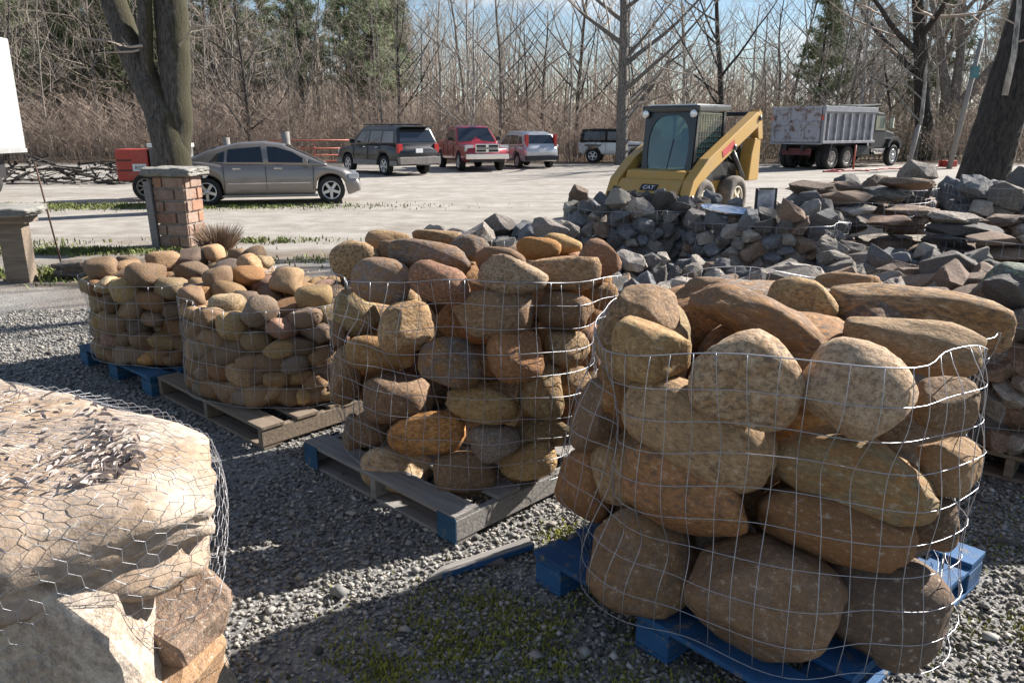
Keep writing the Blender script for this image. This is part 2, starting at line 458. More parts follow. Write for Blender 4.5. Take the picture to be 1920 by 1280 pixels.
# loose gravel of the yard as real stones
def gravel():
    rs = np.random.RandomState(4)
    n = 120000
    x = rs.uniform(-5.0, 3.4, n); y = 1.5 + 6.0 * rs.uniform(0, 1, n) ** 1.25
    keep = np.array([noise.noise((a * .9, b * .9, 7)) > -0.32 or rs.rand() < .35 for a, b in zip(x, y)])
    x, y = x[keep], y[keep]; n = len(x)
    base = np.array([(1,0,0),(-1,0,0),(0,1,0),(0,-1,0),(0,0,1),(0,0,-1)], float)
    fc = np.array([(0,2,4),(2,1,4),(1,3,4),(3,0,4),(2,0,5),(1,2,5),(3,1,5),(0,3,5)])
    s = np.abs(rs.normal(0.0065, 0.0024, n)) + 0.003
    s[rs.rand(n) < .012] *= 2.2
    v = base[None] + rs.normal(0, .28, (n, 6, 3))
    v *= (s[:, None, None] * np.stack([rs.uniform(.8, 1.4, n), rs.uniform(.7, 1.1, n), rs.uniform(.5, .85, n)], 1)[:, None, :])
    a = rs.uniform(0, 6.28, n); c, sn = np.cos(a), np.sin(a)
    vx = v[..., 0] * c[:, None] - v[..., 1] * sn[:, None] + x[:, None]
    vy = v[..., 0] * sn[:, None] + v[..., 1] * c[:, None] + y[:, None]
    vz = v[..., 2] + (s * .45)[:, None]
    V = np.stack([vx, vy, vz], -1).reshape(-1, 3)
    F = (fc[None] + (np.arange(n) * 6)[:, None, None]).reshape(-1, 3)
    me = bpy.data.meshes.new('gravel')
    me.vertices.add(len(V)); me.vertices.foreach_set('co', V.ravel())
    me.loops.add(F.size); me.loops.foreach_set('vertex_index', F.ravel())
    me.polygons.add(len(F)); me.polygons.foreach_set('loop_start', np.arange(0, F.size, 3))
    me.update(calc_edges=True)
    ca = me.color_attributes.new('stone', 'FLOAT_COLOR', 'POINT')
    g_ = np.clip(rs.normal(.20, .09, n), .05, .55); warm = rs.uniform(-.03, .05, n)
    colr = np.stack([g_ * (1.05 + warm), g_, g_ * (.92 - warm * 1.4), np.ones(n)], 1)
    ca.data.foreach_set('color', np.repeat(colr, 6, 0).ravel())
    m, t, b = new_mat('gravel_stones')
    at = t.nodes.new('ShaderNodeAttribute'); at.attribute_name = 'stone'
    t.links.new(at.outputs['Color'], b.inputs['Base Color']); b.inputs['Roughness'].default_value = .9
    return tag(obj('gravel', me, m), 'loose grey crushed gravel covering the yard', 'gravel', kind='stuff')
gravel()

# ------------------------------------------------------------------ stones
def boulder_mesh(seed, sub=3, facets=6, rough=0.10):
    r = random.Random(seed)
    bm = bmesh.new()
    bmesh.ops.create_icosphere(bm, subdivisions=sub, radius=1)
    off = Vector((r.uniform(-50, 50), r.uniform(-50, 50), r.uniform(-50, 50)))
    planes = []
    for _ in range(facets):
        d = Vector((r.gauss(0, 1), r.gauss(0, 1), r.gauss(0, 1))).normalized()
        planes.append((d, r.uniform(.66, .88)))
    e = r.uniform(2.4, 3.1)
    for v in bm.verts:
        p = v.co.normalized()
        k = (abs(p.x) ** e + abs(p.y) ** e + abs(p.z) ** e) ** (-1 / e)
        p = p * k
        for d, h in planes:
            q = p.dot(d)
            if q > h: p = p - d * ((q - h) * .78)
        p = p * (1 + 0.15 * noise.noise(p * .9 + off) + rough * .55 * noise.noise(p * 2.1 + off) + rough * .28 * noise.noise(p * 5 + off) + rough * .10 * noise.noise(p * 13 + off))
        v.co = p
    for f in bm.faces: f.smooth = True
    me = bpy.data.meshes.new('boulder'); bm.to_mesh(me); bm.free()
    co = np.empty(len(me.vertices) * 3); me.vertices.foreach_get('co', co); co = co.reshape(-1, 3)
    mid = (co.max(0) + co.min(0)) / 2; half = (co.max(0) - co.min(0)) / 2
    co = (co - mid) / half
    me.vertices.foreach_set('co', co.ravel()); me.update()
    return me
def rock_mesh(seed, npts=16, flat=1.0):
    r = random.Random(seed)
    bm = bmesh.new()
    for _ in range(npts):
        d = Vector((r.gauss(0, 1), r.gauss(0, 1), r.gauss(0, 1))).normalized() * r.uniform(.85, 1.1)
        d = Vector([max(-.78, min(.78, c)) for c in d]); d.z *= flat
        bm.verts.new(d)
    res = bmesh.ops.convex_hull(bm, input=bm.verts)
    bmesh.ops.delete(bm, geom=[e for e in res['geom_interior'] if isinstance(e, bmesh.types.BMVert)], context='VERTS')
    bmesh.ops.dissolve_limit(bm, angle_limit=.22, verts=bm.verts, edges=bm.edges)
    bmesh.ops.bevel(bm, geom=list(bm.edges), offset=.035, segments=1, affect='EDGES')
    bmesh.ops.triangulate(bm, faces=bm.faces)
    bmesh.ops.subdivide_edges(bm, edges=[e for e in bm.edges if e.calc_length() > .45], cuts=2)
    bmesh.ops.triangulate(bm, faces=bm.faces)
    off = Vector((r.uniform(-50, 50),) * 3)
    for v in bm.verts:
        v.co *= 1 + .10 * noise.noise(v.co * 2.1 + off) + .07 * noise.noise(v.co * 5 + off)
    bmesh.ops.recalc_face_normals(bm, faces=bm.faces)
    me = bpy.data.meshes.new('rock'); bm.to_mesh(me); bm.free()
    co = np.empty(len(me.vertices) * 3); me.vertices.foreach_get('co', co); co = co.reshape(-1, 3)
    co = (co - (co.max(0) + co.min(0)) / 2) / ((co.max(0) - co.min(0)) / 2)
    me.vertices.foreach_set('co', co.ravel()); me.update()
    return me
PAL = {'tan': (.34, .235, .14), 'pale tan': (.42, .33, .23), 'rust brown': (.27, .14, .065), 'brown': (.22, .15, .10), 'orange': (.42, .21, .07),
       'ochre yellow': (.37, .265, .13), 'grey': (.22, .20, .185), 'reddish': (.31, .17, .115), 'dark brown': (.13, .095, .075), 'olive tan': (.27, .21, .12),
       'pinkish': (.33, .20, .165), 'cream': (.50, .40, .27), 'purple grey': (.21, .17, .15)}
RPAL = {'blue-grey': (.19, .215, .255), 'dark grey': (.12, .123, .13), 'grey': (.28, .27, .26), 'brownish': (.27, .195, .15), 'pale grey': (.42, .40, .38)}
stone_count = {}
def stone(name, me, mat, loc, size, rot, colname, pal, label, cat, group, jit=.22):
    o = obj(name, me, mat)
    o.location = loc; o.scale = size; o.rotation_euler = rot
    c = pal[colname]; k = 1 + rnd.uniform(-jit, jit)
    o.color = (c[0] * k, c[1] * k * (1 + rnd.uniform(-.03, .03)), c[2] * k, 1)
    return tag(o, label, cat, group)

def basket(center, rim, stones, z0=.16, r0=.62, nv=54, hz=.105, label='', wr=.0021, open_at=None, seg=2, rim_pts=None, top=None):
    """welded wire drum drawn round the stones it holds: it bulges where they push"""
    NT, NZ = 96, 26
    zt = rim
    sup = np.zeros((NT, NZ))
    for o in stones:
        me = o.data
        co = np.empty(len(me.vertices) * 3); me.vertices.foreach_get('co', co); co = co.reshape(-1, 3)
        mw = np.array(Matrix.LocRotScale(o.location, o.rotation_euler, o.scale))
        w = co @ mw[:3, :3].T + mw[:3, 3]
        dx, dy = w[:, 0] - center[0], w[:, 1] - center[1]
        rr = np.hypot(dx, dy); th = (np.arctan2(dy, dx) % (2 * np.pi)) / (2 * np.pi) * NT
        zz = (w[:, 2] - z0) / (zt - z0) * NZ
        ok = (zz > -1) & (zz < NZ + .5)
        np.maximum.at(sup, (th[ok].astype(int) % NT, np.clip(zz[ok].astype(int), 0, NZ - 1)), rr[ok])
    sup = np.maximum(sup, r0 * .93)
    d = sup.copy()
    for a in (-1, 0, 1):
        for b in (-1, 0, 1):
            sh = np.roll(sup, a, 0)
            if b: sh = np.roll(sh, b, 1); sh[:, 0 if b == 1 else -1] = sup[:, 0 if b == 1 else -1]
            d = np.maximum(d, sh)
    for _ in range(3):
        d = (np.roll(d, 1, 0) + d * 2 + np.roll(d, -1, 0)) / 4
        p = np.pad(d, ((0, 0), (1, 1)), 'edge'); d = (p[:, :-2] + 2 * d + p[:, 2:]) / 4
    d = np.minimum(np.maximum(d, sup - .004) + .004, r0 * 1.2)
    def rad(t, z):
        a = (t % (2 * math.pi)) / (2 * math.pi) * NT - .5; b = max(0, min(NZ - 1.001, (z - z0) / (zt - z0) * NZ - .5))
        i, j = int(math.floor(a)), int(b); fa, fb = a - i, b - j
        i0, i1, j1 = i % NT, (i + 1) % NT, min(j + 1, NZ - 1)
        return (d[i0, j] * (1 - fa) + d[i1, j] * fa) * (1 - fb) + (d[i0, j1] * (1 - fa) + d[i1, j1] * fa) * fb
    rt = rim_pts or (lambda t: zt)
    rr = random.Random(int(center[0] * 1000)); ph = [rr.uniform(0, 6.28) for _ in range(6)]
    b = MB()
    nh = int((zt - z0) / hz) + 1
    def pt(t, u, wob=0):
        z = z0 + .01 + (rt(t) - z0 - .01) * u
        q = rad(t, z); zz = z + .006 * math.sin(5 * t + ph[0] + 3 * u) + .004 * math.sin(11 * t + ph[1])
        return (center[0] + q * math.cos(t + wob), center[1] + q * math.sin(t + wob), zz)
    for k in range(nh):
        n = 32 * seg
        b.tube([pt(2 * math.pi * i / n, k / (nh - 1)) for i in range(n + 1)], wr * (1.35 if k == nh - 1 else 1), 4, False)
    for i in range(nv):
        t = 2 * math.pi * i / nv; sl = rr.uniform(-.02, .02)
        n = 9 * seg
        b.tube([pt(t, k / n, sl * math.sin(k / n * 3 + ph[2]) + .010 * math.sin(k / n * 9 + ph[3] + i)) for k in range(n + 1)], wr * .92, 4, True)
    return tag(b.build('wire_basket', M['wire'], recalc=False), label, 'wire basket', 'wire baskets of stone')

def pallet(c, ang, label, mats, style='stringer', w=1.22, group='pallets under the baskets', dep=None, _g='pallets under the baskets'):
    """mats: deck, frame, end"""
    root = empty('pallet', (c[0], c[1], 0), ang)
    tag(root, label, 'pallet', group)
    dk, fr, en = mats
    n = 6; bw = .145; hh = .145; dp = dep or w
    for i in range(n):                      # deck boards lie along local x
        y = -dp/2 + bw/2 + (dp - bw) * i / (n - 1)
        o = obj('deck_board', bevel_box((w, bw, .02), .003), None, root, (rnd.uniform(-.006, .006), y, hh - .01 + rnd.uniform(-.001, .001)))
        if not o.data.materials: o.data.materials.append(dk)
        o.material_slots[0].link = 'OBJECT'; o.material_slots[0].material = dk
        o.rotation_euler = (0, 0, rnd.uniform(-.006, .006))
    def piece(name, d, loc, mat):
        o = obj(name, bevel_box(d, .004), None, root, loc)
        if not o.data.materials: o.data.materials.append(mat)
        o.material_slots[0].link = 'OBJECT'; o.material_slots[0].material = mat
        return o
    if style == 'stringer':
        for x in (-w/2 + .022, 0, w/2 - .022):
            piece('stringer', (.042, dp - .004, .10), (x, 0, .0745), fr)
        for y in (-dp/2 + .07, 0, dp/2 - .07):
            piece('bottom_board', (w - .01, .12, .02), (0, y, .0115), fr)
    else:
        for x in (-w/2 + .075, 0, w/2 - .075):
            for y in (-dp/2 + .075, 0, dp/2 - .075):
                piece('block', (.14, .14, .078), (x, y, .0625), fr)
            piece('bottom_board', (.14, dp - .006, .021), (x, 0, .0115), fr)
            piece('stretcher_board', (.138, dp - .01, .02), (x, 0, .1138), fr)
    if en is not dk:
        for x in (-w/2 + .06, w/2 - .06):
            for y in (-dp/2 - .0015, dp/2 + .0015): piece('painted_end', (.125, .004, .125), (x, y, .0745), en)
        piece('painted_end', (.004, .20, .12), (-w/2 - .0015, -dp/2 + .12, .0745), en)
    return root

def colour_name(r, table):
    return r.choices([k for k, _ in table], [w for _, w in table])[0]
LAYER = ('bottom', 'lower', 'middle', 'upper', 'top')
def boulder_label(col, size, layer, where):
    return f'{size} {col} boulder, {layer} layer of {where}'

def hand_basket(C, RAD, items, where, seed, back_layers, big, sub, group, ztop):
    """boulders read off the photograph: outline box in the picture, set against the drum wall or at a given depth"""
    out = []
    r = random.Random(seed)
    for k, (x0, x1, y0, y1, colr, tilt, Y) in enumerate(items):
        cx, cy = (x0 + x1) / 2, (y0 + y1) / 2
        d = ray(cx, cy)
        if Y is None:
            # first crossing of the ray with a drum a little inside the wire
            wpx = (x1 - x0)
            t = 2.6
            for _ in range(8):
                hw = wpx * t / FPX / 2
                rr = RAD - hw * .62
                a = d.x ** 2 + d.y ** 2; b = -2 * (d.x * C[0] + d.y * C[1]); c = C[0] ** 2 + C[1] ** 2 - rr * rr
                disc = b * b - 4 * a * c
                t = (-b - math.sqrt(disc)) / (2 * a) if disc > 0 else -b / (2 * a)
        else:
            t = Y / d.y
        p = Vector((0, 0, CAM_H)) + d * t
        ct, st = abs(math.cos(R(tilt))), abs(math.sin(R(tilt)))
        W, Hh = (x1 - x0) * t / FPX / 2, (y1 - y0) * t / FPX / 2
        # half sizes along the stone's own axes from the box of a tilted ellipse
        if abs(ct * ct - st * st) > .2:
            a2 = (W * W * ct * ct - Hh * Hh * st * st) / (ct ** 4 - st ** 4); b2 = (Hh * Hh * ct * ct - W * W * st * st) / (ct ** 4 - st ** 4)
            A, B = math.sqrt(max(a2, .3 * W * W)), math.sqrt(max(b2, .2 * Hh * Hh))
        else: A, B = W, Hh
        dep = max(min(A, B), .6 * max(A, B)) * r.uniform(.95, 1.1)
        yaw = math.atan2(-d.x, d.y)
        rot = (Matrix.Rotation(yaw, 3, 'Z') @ Matrix.Rotation(-R(28) * .8, 3, 'X') @ Matrix.Rotation(R(tilt), 3, 'Y')).to_euler()
        zr = (p.z - .15) / (ztop - .15)
        ly = LAYER[max(0, min(4, int(zr * 5)))]
        sz = 'huge' if max(A, B) > .22 else 'big' if max(A, B) > .14 else 'small'
        out.append(stone('boulder', boulder_mesh(seed * 100 + k, sub), M['boulder'], p, (A * .95, dep * .95, B * .95), rot, colr, PAL, boulder_label(colr, sz, ly, where), 'boulder', group))
    seen = {}
    for o in out: seen.setdefault(o['label'], []).append(o)
    for lab_, os_ in seen.items():
        if len(os_) > 1:
            for o in os_:
                nb = min((q for q in out if q is not o), key=lambda q: (q.location - o.location).length)
                o['label'] = lab_ + ', touching a ' + nb['label'].split(' boulder')[0].split(' ', 1)[1].split()[-1] + ' one'
    # the far side and heart of the drum
    meshes = [boulder_mesh(seed * 100 + 60 + i, 3) for i in range(6)]
    for L in range(back_layers):
        z = .15 + big * .7 + (ztop - .2 - big * 1.2) * L / (back_layers - 1)
        nn = 6
        for i in range(nn):
            a = R(5) + R(175) * (i + .5 * (L % 2)) / (nn - .5)
            q = RAD - big * .95
            cn_ = r.choice(list(PAL)[:10])
            ly = LAYER[max(0, min(4, int((z - .15) / (ztop - .15) * 5)))]
            out.append(stone('boulder', meshes[(i + L) % 6], M['boulder'], (C[0] + q * math.cos(a), C[1] + q * math.sin(a), z), (big * r.uniform(.95, 1.15), big * .85, big * r.uniform(.7, .8)),
                             (r.uniform(-.2, .2), r.uniform(-.2, .2), a + 1.57), cn_, PAL, f'{cn_} boulder at the back of {where}, {ly} layer', 'boulder', group))
        cn_ = r.choice(list(PAL)[:6])
        out.append(stone('boulder', meshes[L % 6], M['boulder'], (C[0], C[1], z - .03), (big * 1.5, big * 1.4, big * .8), (0, 0, r.uniform(0, 3)), cn_, PAL, f'boulder buried in the heart of {where}', 'boulder', group))
    return out

# --- front drum: huge boulders on the bright blue pallet
C1, C2 = (0.98, 2.69), (-0.16, 3.92)
W1 = 'the huge-boulder drum'
W2 = 'the tall boulder drum'
pallet(C1, R(-49), 'bright blue block pallet under the drum of huge boulders', (M['blue'], M['blue'], M['blue']), 'block', 1.18, dep=1.34)
items1 = [
 (1296, 1511, 612, 806, 'pale tan', 12, None), (1502, 1709, 634, 826, 'pale tan', 18, None), (1139, 1300, 590, 726, 'ochre yellow', 8, None),
 (1280, 1576, 532, 668, 'brown', 20, 2.62), (1580, 1832, 588, 702, 'tan', 4, 2.42), (1549, 1885, 540, 660, 'tan', 3, 2.95), (1433, 1573, 519, 610, 'ochre yellow', 5, 2.98),
 (1525, 1655, 512, 570, 'tan', 0, 3.25), (1115, 1282, 526, 670, 'tan', -22, 2.62), (1278, 1375, 517, 580, 'brown', 0, 3.15), (1532, 1600, 603, 645, 'reddish', 0, 2.72),
 (1070, 1188, 694, 860, 'brown', 12, None), (1156, 1454, 708, 912, 'tan', 24, None), (1448, 1754, 804, 976, 'olive tan', 8, None),
 (1712, 1832, 700, 822, 'brown', -8, None), (1042, 1182, 815, 978, 'rust brown', 10, None), (1157, 1413, 826, 1010, 'rust brown', 18, None),
 (1410, 1713, 910, 1060, 'rust brown', 3, None), (1722, 1838, 812, 936, 'tan', -5, None), (1706, 1800, 925, 1035, 'brown', 5, None),
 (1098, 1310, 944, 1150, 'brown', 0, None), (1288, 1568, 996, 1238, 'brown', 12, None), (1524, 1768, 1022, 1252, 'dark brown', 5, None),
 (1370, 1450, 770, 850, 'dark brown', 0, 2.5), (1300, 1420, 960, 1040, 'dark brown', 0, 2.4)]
st1 = hand_basket(C1, .70, items1, W1, 11, 4, .2, 4, 'huge boulders in the blue-pallet drum', 1.12)
basket(C1, 1.16, st1, .155, .66, 56, .108, 'bulging welded-wire drum holding huge boulders on the bright blue pallet', .0015, seg=3,
       rim_pts=lambda t: 1.10 + .055 * math.cos(2 * (t + math.pi / 2)) + .012 * math.sin(5 * t))
# --- second drum
P2 = pallet(C2, R(-44), 'grey plank pallet with blue-painted ends under the tall boulder drum', (M['woodgrey'], M['woodgrey'], M['bluedark']), 'stringer', 1.21, dep=1.49)
items2 = [
 (617, 714, 447, 530, 'tan', -18, None), (656, 773, 481, 572, 'purple grey', 14, None), (763, 887, 490, 572, 'reddish', 18, None), (893, 1030, 478, 562, 'pale tan', 14, None),
 (990, 1130, 475, 550, 'tan', 2, 3.52), (1078, 1168, 446, 532, 'reddish', 5, 3.72), (722, 888, 448, 520, 'purple grey', 12, 3.62), (886, 990, 462, 522, 'brown', 8, 3.66),
 (965, 1054, 443, 492, 'orange', 8, 3.95), (1016, 1094, 437, 478, 'ochre yellow', 6, 4.15), (840, 921, 438, 490, 'grey', 10, 3.95), (770, 867, 429, 462, 'tan', 4, 4.2),
 (682, 776, 432, 478, 'tan', 6, 4.05), (706, 764, 448, 490, 'brown', 0, 3.8),
 (622, 716, 540, 636, 'olive tan', 14, None), (702, 823, 560, 663, 'tan', -12, None), (845, 1008, 540, 638, 'brown', -4, None), (1004, 1116, 546, 624, 'brown', 6, None), (1104, 1160, 526, 584, 'tan', 0, None),
 (645, 781, 628, 702, 'ochre yellow', 6, None), (781, 909, 630, 732, 'purple grey', 4, None), (911, 1022, 608, 722, 'rust brown', -8, None), (1018, 1109, 616, 692, 'tan', 4, None), (617, 652, 580, 652, 'brown', 0, None),
 (617, 680, 645, 762, 'tan', 10, None), (676, 818, 692, 798, 'brown', 5, None), (832, 978, 719, 798, 'ochre yellow', 8, None), (969, 1064, 672, 791, 'olive tan', 6, None), (1050, 1120, 684, 764, 'tan', 0, None),
 (659, 727, 765, 840, 'brown', 5, None), (723, 877, 768, 856, 'orange', -4, None), (876, 980, 792, 870, 'grey', 0, None), (962, 1074, 765, 836, 'olive tan', 10, None),
 (640, 680, 772, 864, 'grey', 0, None), (670, 813, 834, 926, 'cream', 10, None), (808, 934, 842, 934, 'brown', 0, None), (932, 1047, 822, 904, 'ochre yellow', -14, None)]
st2 = hand_basket(C2, .70, items2, W2, 23, 5, .15, 3, 'boulders in the tall drum', 1.12)
basket(C2, 1.12, st2, .155, .66, 58, .105, 'tall welded-wire drum of boulders on the blue-ended plank pallet', .0015, seg=3, rim_pts=lambda t: 1.09 + .03 * math.cos(2 * (t + math.pi / 2)))

# --- packing of smaller stones by settling them in a drum
def settle(n, rad, rmin, rmax, flat, seed, core=0.0, z0=.15, iters=210, heap=1.0):
    rs = np.random.RandomState(seed)
    r = rs.uniform(rmin, rmax, n)
    a = rs.uniform(0, 2 * np.pi, n); q = (core + (rad - core) * np.sqrt(rs.uniform(0, 1, n)) * .95)
    P = np.stack([q * np.cos(a), q * np.sin(a), rs.uniform(0, 1, n) * (1.5 * n * 4 / 3 * np.mean(r ** 3) / .62 / (rad ** 2 - core ** 2)) + rmax], 1)
    for it in range(iters):
        P[:, 2] -= .015 if it < iters * .8 else .004
        for _ in range(2):
            D = P[:, None] - P[None]
            L = np.sqrt((D ** 2).sum(-1)) + np.eye(n)
            ov = np.clip(r[:, None] + r[None] - L, 0, None) * (1 - np.eye(n))
            push = (D / L[..., None] * ov[..., None] * .42).sum(1)
            cnt = np.maximum(1, (ov > 0).sum(1))
            P += push / np.sqrt(cnt)[:, None]
            h = np.hypot(P[:, 0], P[:, 1]) + 1e-9
            k = np.where(h + r > rad, (rad - r) / h, 1.0)
            if core > 0:
                low = P[:, 2] < (P[:, 2].max() - .30 / flat)
                k = np.where(low & (h < core), core / h, k)
            P[:, 0] *= k; P[:, 1] *= k
            P[:, 2] = np.maximum(P[:, 2], r)
    P[:, 2] = P[:, 2] * flat + z0
    return P, r
COB = [boulder_mesh(900 + i, 3, 4, .12) for i in range(12)]
ROCK = [rock_mesh(300 + i, 15 + i % 5) for i in range(14)]
FLAG = [rock_mesh(500 + i, 20) for i in range(10)]
def fill(C, n, rad, rmin, rmax, flat, seed, meshes, mat, pal, table, name, cat, where, group, core=0.0, z0=.15, elong=(1.0, 1.35), keep=None, tiltj=.25, scale_h=1.0):
    P, rr = settle(n, rad, rmin, rmax, flat, seed, core, z0)
    r = random.Random(seed)
    ztop = P[:, 2].max()
    idx = list(range(n))
    vis = [i for i in idx]
    # what a viewer can see: near the wall on the open side or near the top
    def score(i):
        x, y, z = P[i]; s_ = 0
        if z > ztop - .22 * max(.6, flat + .2): s_ += 2
        if math.hypot(x, y) > rad - 2.1 * rr[i]: s_ += 1 + (1 if y < 0 else 0)
        return s_ + rr[i]
    vis.sort(key=score, reverse=True)
    show = set(vis[:keep]) if keep else set(vis)
    out, rest = [], MB(); rest.cols = []
    for i in idx:
        me = meshes[r.randrange(len(meshes))]; e = r.uniform(*elong)
        size = (rr[i] * e * 1.06, rr[i] / e ** .4 * 1.06, rr[i] * flat * 1.08)
        rot = (r.uniform(-tiltj, tiltj), r.uniform(-tiltj, tiltj), r.uniform(0, 6.28))
        loc = (C[0] + P[i, 0], C[1] + P[i, 1], P[i, 2])
        cn_ = colour_name(r, table)
        if i in show:
            zr = (P[i, 2] - z0) / (ztop - z0)
            ly = 'top' if zr > .75 else 'middle' if zr > .4 else 'bottom'
            out.append(stone(name, me, mat, loc, size, rot, cn_, pal, f'{cn_} {cat} in the {ly} of {where}', cat, group))
        else:
            mw = Matrix.LocRotScale(Vector(loc), Euler(rot), Vector(size))
            rest.cols += [pal[cn_]] * len(me.vertices)
            rest.add([mw @ v.co for v in me.vertices], [tuple(p.vertices) for p in me.polygons], name == 'cobble')
    return out, rest, ztop
CT = [('tan', 5), ('ochre yellow', 3), ('brown', 5), ('grey', 1.6), ('orange', 1), ('purple grey', 1.2), ('pinkish', .6), ('cream', 1.5), ('rust brown', 2.5), ('olive tan', 1), ('dark brown', 2)]
C3, C4 = (-1.46, 4.93), (-2.50, 5.75)
W3, W4 = 'the cobble drum on the bare wood pallet', 'the cobble drum on the dark blue pallet'
pallet(C3, R(-43), 'bare weathered wood pallet under a drum of cobbles', (M['wood'], M['wood'], M['wood']), 'stringer', 1.36, dep=1.3)
pallet(C4, R(-41), 'dark blue block pallet under the cobble drum beside the stone pillar', (M['bluedark'], M['bluedark'], M['bluedark']), 'block', 1.22)
cob_rest = MB(); cob_rest.cols = []
def colour_points(o, cols):
    ca = o.data.color_attributes.new('stone', 'FLOAT_COLOR', 'POINT')
    a = np.ones((len(cols), 4)); a[:, :3] = np.array(cols); ca.data.foreach_set('color', a.ravel())
for (C, W, sd_, nn, lab) in ((C3, W3, 31, 270, 'wire drum heaped with mixed cobbles on the bare wood pallet'), (C4, W4, 47, 250, 'wire drum of mixed cobbles on the dark blue pallet')):
    s_, rest, zt_ = fill(C, nn,   .67, .068, .115, .74, sd_, COB, M['cobble'], PAL, CT, 'cobble', 'cobble', W, 'cobbles in the two cobble drums', core=.40, keep=150)
    cob_rest.add(rest.v, rest.f, True); cob_rest.cols += rest.cols
    zr_ = min(.86, zt_ - .06)
    basket(C, zr_, s_, .155, .64, 50, .10, lab, .0015, seg=2)
if cob_rest.v:
    o = cob_rest.build('cobble_fill', M['cobblefill'], recalc=False); colour_points(o, cob_rest.cols)
    tag(o, 'mass of brown cobbles buried deep inside the cobble drums', 'cobbles', kind='stuff')

RT = [('blue-grey', 7), ('dark grey', 2), ('grey', 3), ('brownish', 1.2), ('pale grey', 2.5)]
RTB = [('brownish', 5), ('dark grey', 2), ('grey', 3), ('pale grey', 2)]
rock_rest = MB(); rock_rest.cols = []; TOPS = {}
BINS = [  # centre, n, rad, rmin, rmax, flat, meshes, table, kept, where, basket label, rim
 ((-.12, 6.35), 140, .66, .065, .125, .75, ROCK, RT, 42, 'the rubble drum behind the tall drum', 'low wire drum heaped with blue-grey rubble behind the tall boulder drum', .78),
 ((1.12, 5.50), 155, .66, .05, .10, .75, ROCK, RT, 44, 'the drum between both boulder drums', 'wire drum of small rubble seen between the two boulder drums', .82),
 ((1.20, 7.55), 160, .70, .055, .115, .75, ROCK, RT, 36, 'the rubble drum before the loader', 'wire drum of dark rubble standing before the yellow loader', .84),
 ((2.25, 6.95), 165, .72, .055, .11, .75, ROCK, RT, 42, 'the rubble drum holding the panel', 'wire drum of grey rubble with a framed panel stuck in it', .84),
 ((3.08, 5.85), 115, .68, .055, .115, .7, ROCK, RT, 42, 'the drum with bright looped rim', 'low wire drum of rubble with a bright looped rim', .80),
 ((2.10, 4.42), 62, .70, .08, .15, .70, ROCK, RTB, 30, 'the big mossy rock drum', 'wire drum of big mossy angular rocks behind the huge boulders', .80),
 ((4.75, 9.95), 26, .66, .10, .20, .8, ROCK, RTB, 16, 'the far drum beside the drive', 'far wire drum of large dark rocks beside the drive', .80),
 ((6.05, 9.40), 30, .80, .10, .20, .8, ROCK, RT, 16, 'the far drum below thick trunk', 'far wire drum of dark rocks below the thick leaning trunk', .80),
 ((3.50, 7.75), 85, .72, .14, .24, .27, FLAG, RTB, 26, 'the flagstone drum behind looped rim', 'wire drum of flat flagstones behind the looped-rim drum', .82),
 ((4.35, 6.55), 110, .75, .14, .25, .27, FLAG, RTB, 30, 'the tall reddish flagstone drum', 'wire drum packed with reddish flagstones at the yard side', .92),
 ((2.95, 4.05), 60, .62, .08, .15, .6, ROCK, RTB, 28, 'the drum topped by green stone', 'wire drum of dark rocks with a pale green stone on top', .86)]
for k, (C, n_, rd, r0_, r1_, fl, ms, tb, kp, wh, lab, rim_) in enumerate(BINS):
    flag = ms is FLAG
    co_ = 0.0 if k in (5, 6, 7, 10) else .44
    n_ = int(.70 * ((rd ** 2 - co_ ** 2) * (1.24 if k == 0 else 1.35 if k in (2, 3) else 1.05) + co_ ** 2 * .3) / (1.333 * fl * ((r0_ + r1_) / 2) ** 3 * 1.05) * (.8 if flag else 1))
    s_, rest, zt_ = fill(C, n_, rd, r0_, r1_, fl, 60 + k, ms, M['mossrock'] if k == 5 else M['rock'], RPAL, tb, 'flagstone' if flag else 'rock', 'flagstone' if flag else 'rock', wh,
                         'flat flagstones in the wire drums' if flag else 'broken rocks in the wire drums', core=co_, keep=kp, tiltj=.10 if flag else .6)
    rock_rest.add(rest.v, rest.f, False); rock_rest.cols += rest.cols; TOPS[k] = zt_
    basket(C, zt_ - .13, s_, .155, rd * .97, 44, .10, lab, .0015, seg=1 if C[1] > 7 else 2)
    pallet(C, R(-42), 'dull wood pallet under ' + lab[:60].replace('low ', '').replace('far ', ''), (M['wood'], M['wood'], M['wood']), 'stringer', 1.2)
o = rock_rest.build('rock_fill', M['rockfill'], recalc=False); colour_points(o, rock_rest.cols)
tag(o, 'mass of dark broken rock deep inside the rubble drums', 'rock fill', kind='stuff')
# pale green lichened stone on the right hand drum
o = obj('stone', boulder_mesh(77, 3), M['rock']); p = at_y(1897, 528, 3.85)
o.location = (p.x, p.y, TOPS[10] + .07); o.scale = (.135, .12, .085); o.color = (.30, .40, .36, 1)
tag(o, 'pale green rounded stone lying on top of dark rock drum', 'stone')

